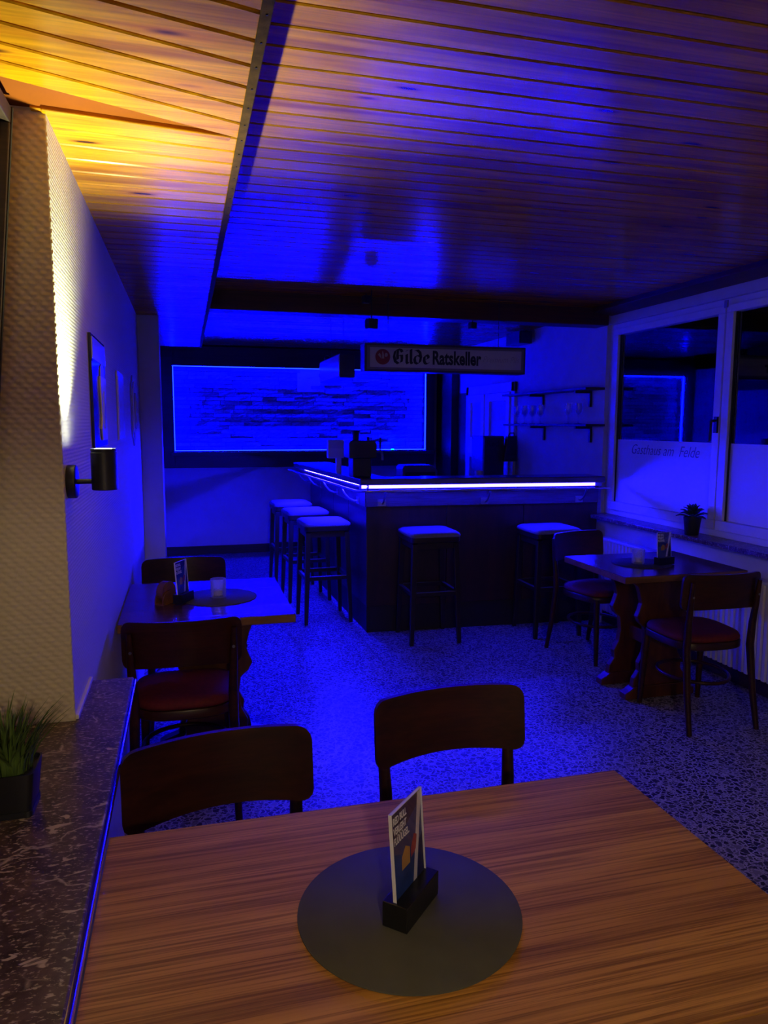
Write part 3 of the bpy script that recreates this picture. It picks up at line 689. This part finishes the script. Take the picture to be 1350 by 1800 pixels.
# ---- bar
C0 = Vector((1.195, 5.085, 0)); C1 = Vector((3.075, 4.945, 0)); C2 = Vector((1.050, 7.45, 0))
P0 = Vector((1.262, 5.190, 0)); P1 = Vector((3.10, 5.085, 0)); P2 = Vector((1.215, 7.42, 0))
bar_t = thing('bar_counter', 'L-shaped dark wooden bar counter edged with blue light', 'bar', (0, 0, 0))
def wallseg(a, b, z0, z1, th, out=0.0):
    d_ = (b - a).normalized(); n = Vector((-d_.y, d_.x, 0))
    p = [a - n * out, b - n * out, b + n * (th), a + n * (th)]
    return [(q.x, q.y) for q in p]
bp = MB()
def seg_panels(a, b, n, inward):
    d_ = (b - a) / n; nn = Vector((-d_.y, d_.x, 0)).normalized() * inward
    for k in range(n):
        p, q = a + d_ * k + d_.normalized() * 0.002, a + d_ * (k + 1) - d_.normalized() * 0.002
        poly = [(p.x, p.y), (q.x, q.y), ((q + nn * 0.03).x, (q + nn * 0.03).y), ((p + nn * 0.03).x, (p + nn * 0.03).y)]
        if inward < 0: poly = list(reversed(poly))
        MB().prism(poly, 'z', 0.20, 0.945).build('front_panel', 'bar_wood', bar_t, bevel=0.003)
    p, q = a + nn * 0.004, b + nn * 0.004
    poly = [(p.x, p.y), (q.x, q.y), ((q + nn * 0.026).x, (q + nn * 0.026).y), ((p + nn * 0.026).x, (p + nn * 0.026).y)]
    if inward < 0: poly = list(reversed(poly))
    MB().prism(poly, 'z', 0.0, 0.20).build('plinth', 'plinth_black', bar_t, bevel=0.002)
    p, q = a - nn * 0.010, b - nn * 0.010
    poly = [(p.x, p.y), (q.x, q.y), ((q + nn * 0.036).x, (q + nn * 0.036).y), ((p + nn * 0.036).x, (p + nn * 0.036).y)]
    if inward < 0: poly = list(reversed(poly))
    MB().prism(poly, 'z', 0.945, 1.108).build('fascia', 'bar_fascia', bar_t, bevel=0.002)
seg_panels(P0, P1, 3, 1); seg_panels(P0, P2, 4, -1)
ct = MB().prism([(C0.x, C0.y), (C1.x, C1.y), (3.09, 5.26), (1.418, 5.30), (1.418, 7.47), (C2.x, C2.y)], 'z', 1.112, 1.158).build('countertop', 'counter_wood', bar_t, bevel=0.006)
MB().box(1.44, 3.08, 5.36, 5.75, 0.80, 0.84).build('work_shelf', 'steel_dull', bar_t)
MB().box(1.44, 1.80, 5.75, 7.40, 0.80, 0.84).build('work_shelf', 'steel_dull', bar_t)
MB().box(3.0, 3.08, 5.36, 5.75, 0.0, 0.80).build('inner_support', 'bar_wood', bar_t); MB().box(1.50, 1.58, 7.3, 7.38, 0.0, 0.80).build('inner_support', 'bar_wood', bar_t)
def led(a, b, mat, z0, z1, off, th, name, lab):
    d_ = (b - a).normalized(); n = Vector((d_.y, -d_.x, 0))
    if name == 'L': n = -n
    p = [a + n * off, b + n * off, b + n * (off + th), a + n * (off + th)]
    poly = [(q.x, q.y) for q in p]
    ar = sum(poly[i][0] * poly[(i + 1) % 4][1] - poly[(i + 1) % 4][0] * poly[i][1] for i in range(4))
    if ar < 0: poly.reverse()
    MB().prism(poly, 'z', z0, z1).build('led_strip', mat, bar_t, label=lab)
dF = (C1 - C0).normalized(); dL = (C2 - C0).normalized()
led(C0 + dF * 0.015, C1 - dF * 0.06, 'led_front', 1.086, 1.1085, -0.054, 0.006, 'F', 'white-hot blue light strip under the counter front')
led(C0 + dL * 0.02, C2 - dL * 0.30, 'led_left', 1.098, 1.104, -0.054, 0.005, 'L', 'blue light strip under the counter side')
hs = MB()
n_ = Vector((dF.y, -dF.x, 0))
def strip_poly(a, b, n, o0, o1):
    p = [a + n * o0, b + n * o0, b + n * o1, a + n * o1]; poly = [(q.x, q.y) for q in p]
    ar = sum(poly[i][0] * poly[(i + 1) % 4][1] - poly[(i + 1) % 4][0] * poly[i][1] for i in range(4))
    if ar < 0: poly.reverse()
    return poly
hs.prism(strip_poly(C0, C1, n_, -0.070, -0.0545), 'z', 1.082, 1.1118); nL = Vector((-dL.y, dL.x, 0))
hs.prism(strip_poly(C0 + dL * 0.03, C2, nL, -0.070, -0.0545), 'z', 1.084, 1.1118)
hs.build('led_profile', 'grey_metal', bar_t)
rail_pts = [(1.02, 7.60, 1.074), (1.150, 5.20, 1.074), (1.155, 5.12, 1.074), (1.17, 5.075, 1.074), (1.20, 5.042, 1.074), (1.26, 5.030, 1.074), (3.085, 4.895, 1.074)]
MB().tube(rail_pts, 0.008, 10).build('rail', 'chrome', bar_t, smooth=60)
def bracket(base, out):
    # base: point on the fascia, out: unit vector away from the bar
    s_ = Vector((-out.y, out.x, 0)); z = Vector((0, 0, 1)); b = MB()
    M4 = Matrix(((s_.x, out.x, 0, base.x), (s_.y, out.y, 0, base.y), (0, 0, 1, 0), (0, 0, 0, 1)))
    b.box(-0.030, 0.030, 0.0, 0.006, 0.950, 1.000, M4)
    b.tube([(0, 0.006, 0.975), (0, 0.03, 0.972), (0, 0.07, 0.990), (0, 0.105, 1.03), (0, 0.125, 1.066)], 0.007, 8, False, M4)
    b.build('rail_bracket', 'grey_metal', bar_t, smooth=40)
oF = Vector(((P1 - P0).y, -(P1 - P0).x, 0)).normalized(); oL = Vector((-(P2 - P0).y, (P2 - P0).x, 0)).normalized()
for x in (1.375, 2.165, 2.935):
    k = (x - P0.x) / (P1.x - P0.x); bracket(P0 + (P1 - P0) * k + oF * 0.010, oF)
for y in (5.40, 6.10, 6.80, 7.36):
    k = (y - P0.y) / (P2.y - P0.y); bracket(P0 + (P2 - P0) * k + oL * 0.010, oL)

# ---- bar stools
def stool(label):
    t = thing('bar_stool', label, 'bar stool', group='dark bar stools with blue-lit cushions')
    for sx in (-1, 1):
        for sy in (-1, 1):
            def sq(c, z, s): return [(c[0] * sx + a * s, c[1] * sy + b * s, z) for a, b in ((-1, -1), (1, -1), (1, 1), (-1, 1))]
            MB().loft([sq((0.178, 0.178), 0.0, 0.0135), sq((0.170, 0.170), 0.20, 0.016), sq((0.164, 0.164), 0.36, 0.018), sq((0.152, 0.152), 0.72, 0.019)]).build('leg', 'stool_wood', t, bevel=0.003)
    for a in range(4):
        M4 = Matrix.Rotation(R(90 * a), 4, 'Z'); z = 0.345
        st_ = MB().box(-0.148, 0.148, -0.176, -0.154, z, z + 0.028, M4).build('stretcher', 'stool_wood', t, bevel=0.003)
        MB().box(-0.146, 0.146, -0.177, -0.156, z + 0.028, z + 0.031, M4).build('foot_plate', 'steel_dull', st_)
        MB().box(-0.134, 0.134, -0.163, -0.143, 0.68, 0.725, M4).build('apron', 'stool_wood', t)
    def rr(sx, z, r_): return [(x, y, z) for x, y in rrect(sx, sx, r_, 4)]
    MB().loft([rr(0.352, 0.726, 0.03), rr(0.362, 0.730, 0.032), rr(0.364, 0.765, 0.034)]).build('seat_base', 'stool_wood', t, smooth=40)
    MB().loft([rr(0.366, 0.765, 0.034), rr(0.374, 0.772, 0.04), rr(0.370, 0.786, 0.045), rr(0.335, 0.799, 0.05), rr(0.22, 0.806, 0.05)]).build('seat_cushion', 'stool_fabric', t, smooth=60)
    return t
s0 = stool('bar stool at the centre of the bar front, left of the other one')
s0.location = (1.668, 4.965, 0)
dup(s0, 'bar stool at the bar front next to the window-side table', (2.590, 4.905, 0))
dup(s0, 'nearest of the three bar stools on the aisle side of the bar', (1.030, 5.685, 0), R(2))
dup(s0, 'middle one of the three bar stools on the aisle side', (1.000, 6.42, 0), R(3))
dup(s0, 'farthest of the three bar stools on the aisle side', (0.965, 7.10, 0), R(2))

# ---- dispenser tower, terminal and back-bar things
t = thing('tap_tower', 'dark drink dispenser tower with flared knob on the bar corner', 'tap', (1.255, 5.36, 1.158))
MB().box(-0.075, 0.065, -0.09, 0.07, 0.0, 0.14).build('column', 'dark_box', t, bevel=0.006)
MB().prism([(-0.105, 0.14), (0.105, 0.14), (0.105, 0.245), (0.088, 0.268), (-0.092, 0.268), (-0.105, 0.250)], 'y', -0.10, 0.10).build('head', 'dark_box', t, bevel=0.006)
MB().lathe([(0.024, 0.268), (0.025, 0.30), (0.029, 0.33), (0.037, 0.343)], 20, (-0.035, 0, 0)).build('knob', 'black_plastic', t, smooth=40)
MB().lathe([(0.008, 0.268), (0.010, 0.295)], 12, (0.062, 0, 0)).build('cap', 'black_plastic', t, smooth=40)
tp = MB(); tp.tube([(0.10, -0.02, 0.19), (0.155, -0.02, 0.19), (0.165, -0.02, 0.175), (0.167, -0.02, 0.12)], 0.009, 8); tp.build('spout', 'grey_metal', t, smooth=40)
MB().tube([(0.150, -0.02, 0.198), (0.152, -0.02, 0.29)], [0.006, 0.010], 8).build('tap_lever', 'black_plastic', t, smooth=40)
t = thing('payment_terminal', 'pale till display on a post behind the dark dispenser', 'display', (1.16, 5.75, 1.158))
MB().box(-0.012, 0.030, -0.02, 0.02, 0.0, 0.12).build('post', 'pos_white', t, bevel=0.003); MB().box(-0.08, 0.05, -0.03, 0.03, 0.12, 0.265).build('housing', 'pos_white', t, bevel=0.006)
MB().box(-0.072, 0.042, -0.033, -0.029, 0.20, 0.255).build('screen', 'picture_mid', t)
t = thing('back_counter', 'low dark work counter against the wall behind the bar', 'counter', (0, 0, 0))
MB().box(1.95, 3.02, 6.62, 7.25, 0.92, 0.96).build('top', 'steel_dull', t, bevel=0.003); MB().box(1.98, 3.00, 6.65, 7.22, 0, 0.92).build('body', 'bar_wood', t)
t = thing('glass_washer', 'low rounded steel box on the counter behind the bar', 'box', (2.17, 6.85, 0.96))
MB().prism([(-0.175, 0), (0.175, 0), (0.175, 0.15), (0.12, 0.195), (-0.155, 0.195), (-0.175, 0.17)], 'y', -0.12, 0.12).build('housing', 'steel_dull', t, bevel=0.01); MB().box(-0.15, 0.15, -0.125, -0.119, 0.02, 0.13).build('front_flap', 'dark_box', t)
t = thing('mini_fridge', 'small dark branded drinks fridge behind the bar', 'fridge', (2.905, 6.80, 0.96))
MB().box(-0.11, 0.11, -0.12, 0.18, 0, 0.475).build('body', 'fridge_face', t, bevel=0.006); fd = MB().box(-0.105, 0.105, -0.135, -0.121, 0.01, 0.465).build('door', 'fridge_face', t, bevel=0.004)
put_text('lettering', text_mesh('Red', 0.085, 0.0005, 0, 0.0015, 1.0), 'black_plastic', fd, Matrix.Translation((-0.085, -0.1365, 0.375)) @ Matrix.Rotation(R(90), 4, 'X'))
t = thing('black_case', 'black slanted case hanging in front of the small fridge', 'case', (3.05, 6.62, 1.19))
MB().prism([(-0.07, 0), (0.06, 0), (0.06, 0.245), (-0.035, 0.245)], 'y', -0.03, 0.03).build('shell', 'black_plastic', t, bevel=0.004)
MB().box(-0.02, 0.045, -0.032, -0.029, 0.03, 0.06).build('pocket', 'dark_box', t); MB().tube([(-0.02, 0, 0.245), (0.0, 0, 0.275), (0.04, 0, 0.275), (0.05, 0, 0.245)], 0.005, 8).build('handle', 'black_plastic', t, smooth=50)
t = MB().lathe([(0.034, 0), (0.036, 0.004), (0.042, 0.115), (0.040, 0.118), (0.036, 0.02), (0.001, 0.018)], 24).build('white_cup', 'pos_white', smooth=50); t.location = (2.80, 5.20, 1.158); t.location = (2.74, 6.64, 0.96); t.scale = (1, 1, 1.2); tag(t, 'pale cup in front of the small dark fridge', 'cup')

# ---- wall shelves with glasses
def shelf(label, z, y0, y1):
    t = thing('wall_shelf', label, 'shelf', (XR, 0, z), group='glass shelves on the right wall')
    MB().box(-0.17, -0.001, y0, y1, 0, 0.018).build('shelf_board', 'frame_wood', t, bevel=0.002)
    for yb in (y0 + 0.20, y1 - 0.55):
        b = MB(); b.box(-0.15, -0.001, yb - 0.012, yb + 0.012, -0.02, 0.0); b.box(-0.02, -0.001, yb - 0.012, yb + 0.012, -0.13, -0.02); b.build('bracket', 'black_metal', t, bevel=0.002)
    return t
shelf('upper empty wall shelf behind the bar', 1.820, 5.17, 6.74); shelf('lower wall shelf carrying the glasses', 1.535, 5.15, 6.70)
gl0 = None
prof = [(0.030, 0), (0.031, 0.003), (0.006, 0.008), (0.0045, 0.012), (0.0045, 0.06), (0.012, 0.07), (0.026, 0.095), (0.031, 0.13), (0.028, 0.17), (0.0265, 0.17), (0.0295, 0.13), (0.024, 0.097), (0.002, 0.076)]
for i, (yy, dx) in enumerate([(6.62, .06), (6.52, .11), (6.45, .06), (6.36, .11), (6.28, .06), (6.20, .11), (6.12, .06), (6.04, .11), (5.62, .06), (5.54, .11), (5.46, .06)]):
    if gl0 is None:
        gl0 = MB().lathe(prof, 20).build('stem_glass', 'stemware', smooth=60); o = gl0
    else: o = gl0.copy(); COL.objects.link(o)
    o.location = (XR - dx, yy, 1.553)
    tag(o, ('stemmed glass on the lower shelf, %s from the door in the long row' % ('first', 'second', 'third', 'fourth', 'fifth', 'sixth', 'seventh', 'eighth')[i] if i < 8 else 'stemmed glass on the lower shelf, %s of the trio near the window' % ('farthest', 'middle', 'nearest')[i - 8]), 'glass', 'glasses on the lower wall shelf')

# ---- hanging signs
t = thing('hanging_sign', 'hanging beer light box lettered Gilde Ratskeller above the bar', 'sign', (1.18, 4.90, 1.905))
SW, SH = 1.185, 0.187
MB().box(0, SW, 0.004, 0.13, 0, SH).build('housing', 'sign_frame', t, bevel=0.004)
MB().box(0.016, SW - 0.016, -0.001, 0.005, 0.014, SH - 0.014).build('rim', 'sign_rim', t, bevel=0.001)
fc = MB().box(0.036, SW - 0.036, -0.003, 0.0, 0.028, SH - 0.028).build('face', 'sign_face', t)
XM = Matrix.Rotation(R(90), 4, 'X')
def onface(x, z, d): return Matrix.Translation((x, -0.0032 - d, z)) @ XM
e = MB().lathe([(0.052, 0.0), (0.052, 0.0012)], 36, (0, 0, 0)); em = e.mesh('emblem', 30); em.transform(onface(0.125, 0.097, 0)); em.materials.append(MATS['emblem_red']); eo = link('emblem', em, fc, label='red round emblem with pale figure')
pale = MB()
for poly in ([(-0.006, -0.012), (0.010, -0.012), (0.008, 0.012), (0.002, 0.036), (-0.004, 0.036)], [(-0.034, 0.012), (-0.022, 0.000), (-0.010, -0.014), (-0.012, 0.010), (-0.022, 0.026)], [(0.013, 0.004), (0.024, -0.002), (0.034, 0.006), (0.034, 0.020), (0.024, 0.028), (0.014, 0.020)]):
    pale.prism(poly, 'z', 0.0012, 0.0018)
pm = pale.mesh('emblem_figure'); pm.transform(onface(0.125, 0.097, 0)); pm.materials.append(MATS['emblem_pale']); link('emblem_figure', pm, eo)
# blackletter word drawn with a broad pen
GL = {'G': (0.74, [[(.62, .80), (.52, .96), (.34, 1.0), (.16, .86), (.08, .5), (.16, .16), (.36, .02), (.56, .12), (.60, .34), (.58, .58), (.40, .56)], [(.34, .98), (.30, .6), (.32, .3)]]),
      'i': (0.26, [[(.06, .62), (.12, .66), (.12, .14), (.20, .03)], [(.09, .86), (.17, .94)]]),
      'l': (0.26, [[(.06, .96), (.12, 1.0), (.12, .14), (.20, .03)]]),
      'd': (0.60, [[(.08, .92), (.26, .96), (.44, .80), (.50, .46), (.44, .16), (.28, .02), (.12, .12), (.08, .36), (.16, .56), (.34, .60), (.48, .54)]]),
      'e': (0.46, [[(.10, .32), (.34, .40), (.36, .54), (.24, .66), (.10, .52), (.07, .28), (.14, .08), (.28, .03), (.40, .14)]])}
nibv = Vector((0.092, 0.046)); S = 0.100; x = 0.196
wd = MB()
for ch in 'Gilde':
    adv, strokes = GL[ch]
    adv *= 1.16
    for s_ in strokes:
        P = [Vector((x + p[0] * S * 1.08, p[1] * S)) for p in s_]; nb_ = nibv * S
        for a, b in zip(P[:-1], P[1:]):
            q = [a - nb_, b - nb_, b + nb_, a + nb_]
            ar = sum(q[i].x * q[(i + 1) % 4].y - q[(i + 1) % 4].x * q[i].y for i in range(4))
            if abs(ar) < 1e-9: continue
            if ar < 0: q.reverse()
            wd.prism([(v.x, v.y) for v in q], 'z', 0.0, 0.0012)
    x += adv * S
wm = wd.mesh('lettering'); wm.transform(onface(0, 0.052, 0)); wm.materials.append(MATS['letter_dark']); link('lettering', wm, fc, label='dark blackletter word Gilde')
mt = text_mesh('Ratskeller', 0.128, 0.0006, 0, 0.0042, 0.70)
put_text('lettering', mt, 'letter_dark', fc, onface(0.478, 0.056, 0), 'dark condensed word Ratskeller')
mt = text_mesh('Premium Pils', 0.060, 0.0005, 0.35, -0.0004, 0.88)
put_text('lettering', mt, 'letter_faint', fc, onface(0.852, 0.078, 0), 'faint slanted words Premium Pils')
cd = MB()
for xx in (0.18, 1.0):
    cd.tube([(xx, 0.066, SH), (xx, 0.066, 2.43 - 1.905)] if False else [(xx, 0.066, SH), (xx, 0.066, ZM - 1.906)], 0.0025, 6)
cd.tube([(0.18, 0.066, SH), (0.26, 0.066, SH + 0.022), (0.36, 0.066, SH + 0.002)], 0.0025, 6)
cd.build('hanging_wires', 'black_metal', t, smooth=50)
t = thing('light_box', 'second hanging light box end-on along the aisle side of the bar', 'sign', (1.09, 5.32, 1.885))
MB().box(0.006, 0.118, 0, 0.82, 0, 0.172).build('housing', 'dark_box', t, bevel=0.004); MB().box(0.0, 0.006, 0.012, 0.808, 0.010, 0.162).build('face', 'lightbox_face', t, bevel=0.001)
cd = MB()
for yy in (0.12, 0.62): cd.tube([(0.06, yy, 0.172), (0.06, yy, ZM - 1.886)], 0.0025, 6)
cd.build('hanging_wires', 'black_metal', t, smooth=50)
MB().lathe([(0.022, 0.172), (0.026, 0.19), (0.018, 0.205), (0.004, 0.21)], 16, (0.03, 0.62, 0)).build('junction_cap', 'black_plastic', t, smooth=40)
# small spotlight bodies
def spot(label, loc, sz, top):
    t = thing('spotlight', label, 'spotlight', loc, R(12), 'small black spotlights under the ceiling')
    MB().box(-sz, sz, -sz, sz, 0, sz * 2).build('body', 'black_plastic', t, bevel=0.004)
    MB().tube([(0, 0, sz * 2), (0, 0, top - loc[2])], 0.004, 6).build('stem', 'black_metal', t, smooth=50)
    return t
spot('black spotlight hanging just above the left end of the lettered sign', (1.212, 4.84, 2.175), 0.033, ZM)
spot('black spotlight fixed to the ceiling in front of the beam', (1.212, 4.99, 2.365), 0.025, ZM)
spot('black spotlight below the beam over the right half of the sign', (2.06, 5.17, 2.245), 0.024, 2.306)
t = thing('speaker', 'black loudspeaker high on the wall behind the bar', 'speaker', (XR, 6.55, 2.30))
MB().box(-0.16, -0.03, -0.15, 0.15, 0, 0.115).build('cabinet', 'black_plastic', t, bevel=0.006); MB().box(-0.03, -0.0, -0.02, 0.02, 0.03, 0.08).build('bracket', 'black_metal', t); MB().box(-0.15, -0.04, -0.153, -0.149, 0.01, 0.105).build('grille', 'dark_box', t)

# ---- things on the left wall
def sconce(label, y, z, power, col):
    t = thing('wall_sconce', label, 'wall lamp', (XL, y, z), group='black cylinder wall lamps')
    MB().lathe([(0.0415, 0.0), (0.0425, 0.002), (0.0425, 0.020), (0.040, 0.022)], 36, (0, 0, 0), 'x').build('wall_plate', 'black_metal', t, smooth=40)
    MB().tube([(0.022, 0, 0), (0.056, 0, 0)], 0.0065, 12).build('arm', 'black_metal', t, smooth=50)
    cyl = MB().lathe([(0.0300, -0.022), (0.0318, -0.020), (0.0318, 0.073), (0.0306, 0.074), (0.0306, 0.077), (0.0318, 0.078), (0.0318, 0.083), (0.0305, 0.0835), (0.0298, 0.076), (0.001, 0.075)], 40, (0.088, 0, 0)).build('shade', 'black_metal', t, smooth=40)
    MB().lathe([(0.0292, 0.0765), (0.0292, 0.0815), (0.018, 0.0835), (0.001, 0.084)], 32, (0.088, 0, 0)).build('lens', 'lens', t, smooth=40)
    ld = bpy.data.lights.new('sconce_light', 'SPOT'); ld.energy = power; ld.color = col; ld.spot_size = R(108); ld.spot_blend = 1.0; ld.shadow_soft_size = 0.018
    lo = bpy.data.objects.new('sconce_light', ld); COL.objects.link(lo); lo.parent = t; lo.location = (0.088, 0, 0.088); lo.rotation_euler = (math.pi, 0, 0)
    return t
sconce('black cylinder wall lamp shining up the left wall', 2.0, 1.402, SCONCE_W, SCONCE_COL)
sconce('added black cylinder wall lamp behind the viewer, unseen fill light', 0.08, 1.402, SCONCE_W * 0.45, SCONCE_COL)  # added copy out of view; its ceiling bounce warms the foreground table
# added pendant behind the viewer, unseen, warms the near table and reveal
t = thing('fill_pendant', 'added dome pendant behind the viewer, unseen fill light', 'pendant lamp', (0.05, -0.90, 1.86))
MB().lathe([(0.16, 0.0), (0.155, 0.05), (0.12, 0.11), (0.04, 0.15), (0.03, 0.19), (0.028, 0.19), (0.038, 0.145), (0.117, 0.105), (0.15, 0.048), (0.156, 0.0)], 32).build('lamp_shade', 'black_metal', t, smooth=40)
MB().tube([(0, 0, 0.19), (0, 0, ZM - 1.86)], 0.004, 8).build('cord', 'black_metal', t, smooth=50)
MB().lathe([(0.012, 0.13), (0.03, 0.10), (0.042, 0.06), (0.03, 0.03), (0.002, 0.02)], 20).build('bulb', 'bulb_glow', t, smooth=50)
ld = bpy.data.lights.new('fill_pendant_light', 'SPOT'); ld.energy = FILL_W; ld.color = FILL_COL; ld.spot_size = R(172); ld.spot_blend = 0.15; ld.shadow_soft_size = 0.05
lo = bpy.data.objects.new('fill_pendant_light', ld); COL.objects.link(lo); lo.parent = t; lo.location = (0, 0, -0.005)
# picture 1: dark framed panel with a tall beer glass
t = thing('wall_picture', 'dark framed panel with a tall beer glass on the left wall', 'picture', (XL, 2.53, 1.47))
MB().box(0.001, 0.010, 0, 0.40, 0, 0.365).build('panel', 'picture_dark', t, bevel=0.001)
MB().box(0.010, 0.0125, 0.012, 0.388, 0.285, 0.355).build('heading', 'picture_mid', t)
gp = [(0.20, 0.02), (0.34, 0.02), (0.36, 0.06), (0.335, 0.10), (0.36, 0.20), (0.355, 0.24), (0.185, 0.24), (0.18, 0.20), (0.205, 0.10), (0.18, 0.06)]
MB().prism(gp, 'x', 0.010, 0.016).build('glass_shape', 'picture_lite', t, bevel=0.002); MB().prism([(a, b + 0.235) for a, b in ((0.20, 0), (0.34, 0), (0.32, 0.04), (0.27, 0.055), (0.22, 0.04))], 'x', 0.010, 0.014).build('foam_shape', 'picture_mid', t, bevel=0.002)
MB().prism([(0.26, 0.19), (0.285, 0.16), (0.30, 0.12), (0.29, 0.06), (0.25, 0.06), (0.24, 0.12), (0.245, 0.16)], 'x', 0.016, 0.018).build('label_shape', 'picture_mid', t)
t = thing('wall_plate_sign', 'plain pale metal plate hung in the middle of the left wall', 'picture', (XL, 3.47, 1.475))
MB().box(0.001, 0.008, 0, 0.32, 0, 0.305).build('plate', 'picture_lite', t, bevel=0.002); MB().box(0.008, 0.010, 0.02, 0.30, 0.02, 0.285).build('field', 'picture_lite', t, bevel=0.001)
t = thing('ornate_wall_sign', 'ornate embossed sign nearest the pier on the left wall', 'picture', (XL, 4.32, 1.42))
op = []
for k in range(40):
    a = 2 * math.pi * k / 40; rr_ = 1 + 0.10 * math.cos(a * 5); op.append((0.13 + 0.12 * rr_ * math.cos(a), 0.20 + 0.19 * rr_ * math.sin(a)))
MB().prism(op, 'x', 0.001, 0.008).build('plate', 'picture_mid', t, bevel=0.002); MB().prism([(0.13 + (a - 0.13) * 0.82, 0.20 + (b - 0.20) * 0.82) for a, b in op], 'x', 0.008, 0.016).build('relief', 'picture_lite', t, bevel=0.004)
MB().tube([(0.02, 0.13 + 0.05 * math.cos(k * 0.6), 0.20 + 0.10 * math.sin(k * 0.6)) for k in range(11)], 0.005, 6).build('scroll', 'picture_mid', t, smooth=50)

# ---- plants
t = thing('potted_grass', 'artificial grass in a dark pot on the marble ledge', 'plant', (-0.350, 1.50, SILL_L))
MB().prism(rrect(0.092, 0.092, 0.010, 3), 'z', 0, 0.012).build('base', 'pot_dark', t)
def sq2(s_, z): return [(a, b, z) for a, b in rrect(s_, s_, 0.010, 3)]
MB().loft([sq2(0.088, 0.012), sq2(0.104, 0.088), sq2(0.098, 0.088), sq2(0.094, 0.080)]).build('pot', 'pot_dark', t, smooth=35)
gr = MB()
for k in range(190):
    a = random.uniform(0, 2 * math.pi); r0 = 0.040 * math.sqrt(random.random()); bx_, by_ = r0 * math.cos(a), r0 * math.sin(a)
    a2 = a + random.uniform(-0.6, 0.6); lean = random.uniform(0.01, 0.075) * (0.4 + r0 / 0.04); hgt = random.uniform(0.085, 0.150)
    w0 = random.uniform(0.0022, 0.0036); dx, dy = math.cos(a2), math.sin(a2); px, py = -dy, dx; vs = []
    for q in range(5):
        f_ = q / 4; wq = w0 * (1 - f_ ** 2.2) + 0.0002; cx_ = bx_ + dx * lean * f_ ** 2; cy_ = by_ + dy * lean * f_ ** 2; cz = 0.078 + hgt * (f_ - 0.12 * f_ * f_)
        vs += [(cx_ - px * wq, cy_ - py * wq, cz), (cx_ + dx * wq * 0.3, cy_ + dy * wq * 0.3, cz), (cx_ + px * wq, cy_ + py * wq, cz)]
    fs = []
    for q in range(4): fs += [(q * 3, q * 3 + 1, q * 3 + 4, q * 3 + 3), (q * 3 + 1, q * 3 + 2, q * 3 + 5, q * 3 + 4)]
    gr.add(vs, fs)
o = gr.build('grass_blades', 'blade', t, smooth=60); o['kind'] = 'stuff'
t = thing('potted_succulent', 'small dark-leaved plant in a dark pot on the right sill', 'plant', (3.115, 3.985, SILL_R))
MB().lathe([(0.040, 0), (0.042, 0.003), (0.054, 0.105), (0.055, 0.115), (0.050, 0.115), (0.048, 0.10), (0.001, 0.10)], 24).build('pot', 'pot_dark', t, smooth=40)
lfm = MB().loft([[(0, -0.003, 0), (0, 0.003, 0), (0, 0.0, 0.004)], [(0.02, -0.013, 0.006), (0.02, 0.013, 0.006), (0.02, 0, 0.014)], [(0.045, -0.016, 0.012), (0.045, 0.016, 0.012), (0.045, 0, 0.020)], [(0.068, -0.002, 0.006), (0.068, 0.002, 0.006), (0.068, 0, 0.010)]]).mesh('leaf', 60); lfm.materials.append(MATS['leaf'])
for k in range(24):
    o = link('leaf', lfm, t); a = k * 2.4; q = k / 24
    o.location = (0.022 * math.cos(a) * q, 0.022 * math.sin(a) * q, 0.112 + 0.035 * (1 - q)); o.rotation_euler = (0, -R(62 - 72 * q), a); s_ = 0.85 + 0.35 * q; o.scale = (s_, s_, s_)

# ---- radiator under the right window
t = thing('radiator', 'white ribbed radiator under the right window', 'radiator', (XR, 0, 0))
rb = []; y = 2.75
prof = []
while y < 4.95:
    prof += [(-0.095, y), (-0.095, y + 0.022), (-0.083, y + 0.028), (-0.083, y + 0.038)]; y += 0.044
poly = prof + [(-0.035, y), (-0.035, 2.75)]
poly.reverse()
l0 = [(a, b, 0.12) for a, b in poly]; l1 = [(a, b, 0.665) for a, b in poly]
MB().loft([l0, l1] if True else []).build('ribbed_panel', 'radiator_white', t)
MB().box(-0.10, -0.03, 2.74, y + 0.004, 0.665, 0.685).build('top_grille', 'radiator_white', t, bevel=0.004)
for yy in (3.0, 4.6): MB().box(-0.035, -0.001, yy, yy + 0.03, 0.2, 0.6).build('wall_bracket', 'radiator_white', t)
MB().tube([(-0.06, 4.97, 0.16), (-0.06, 5.01, 0.16), (-0.06, 5.01, 0.0)], 0.010, 8).build('pipe', 'radiator_white', t, smooth=50)
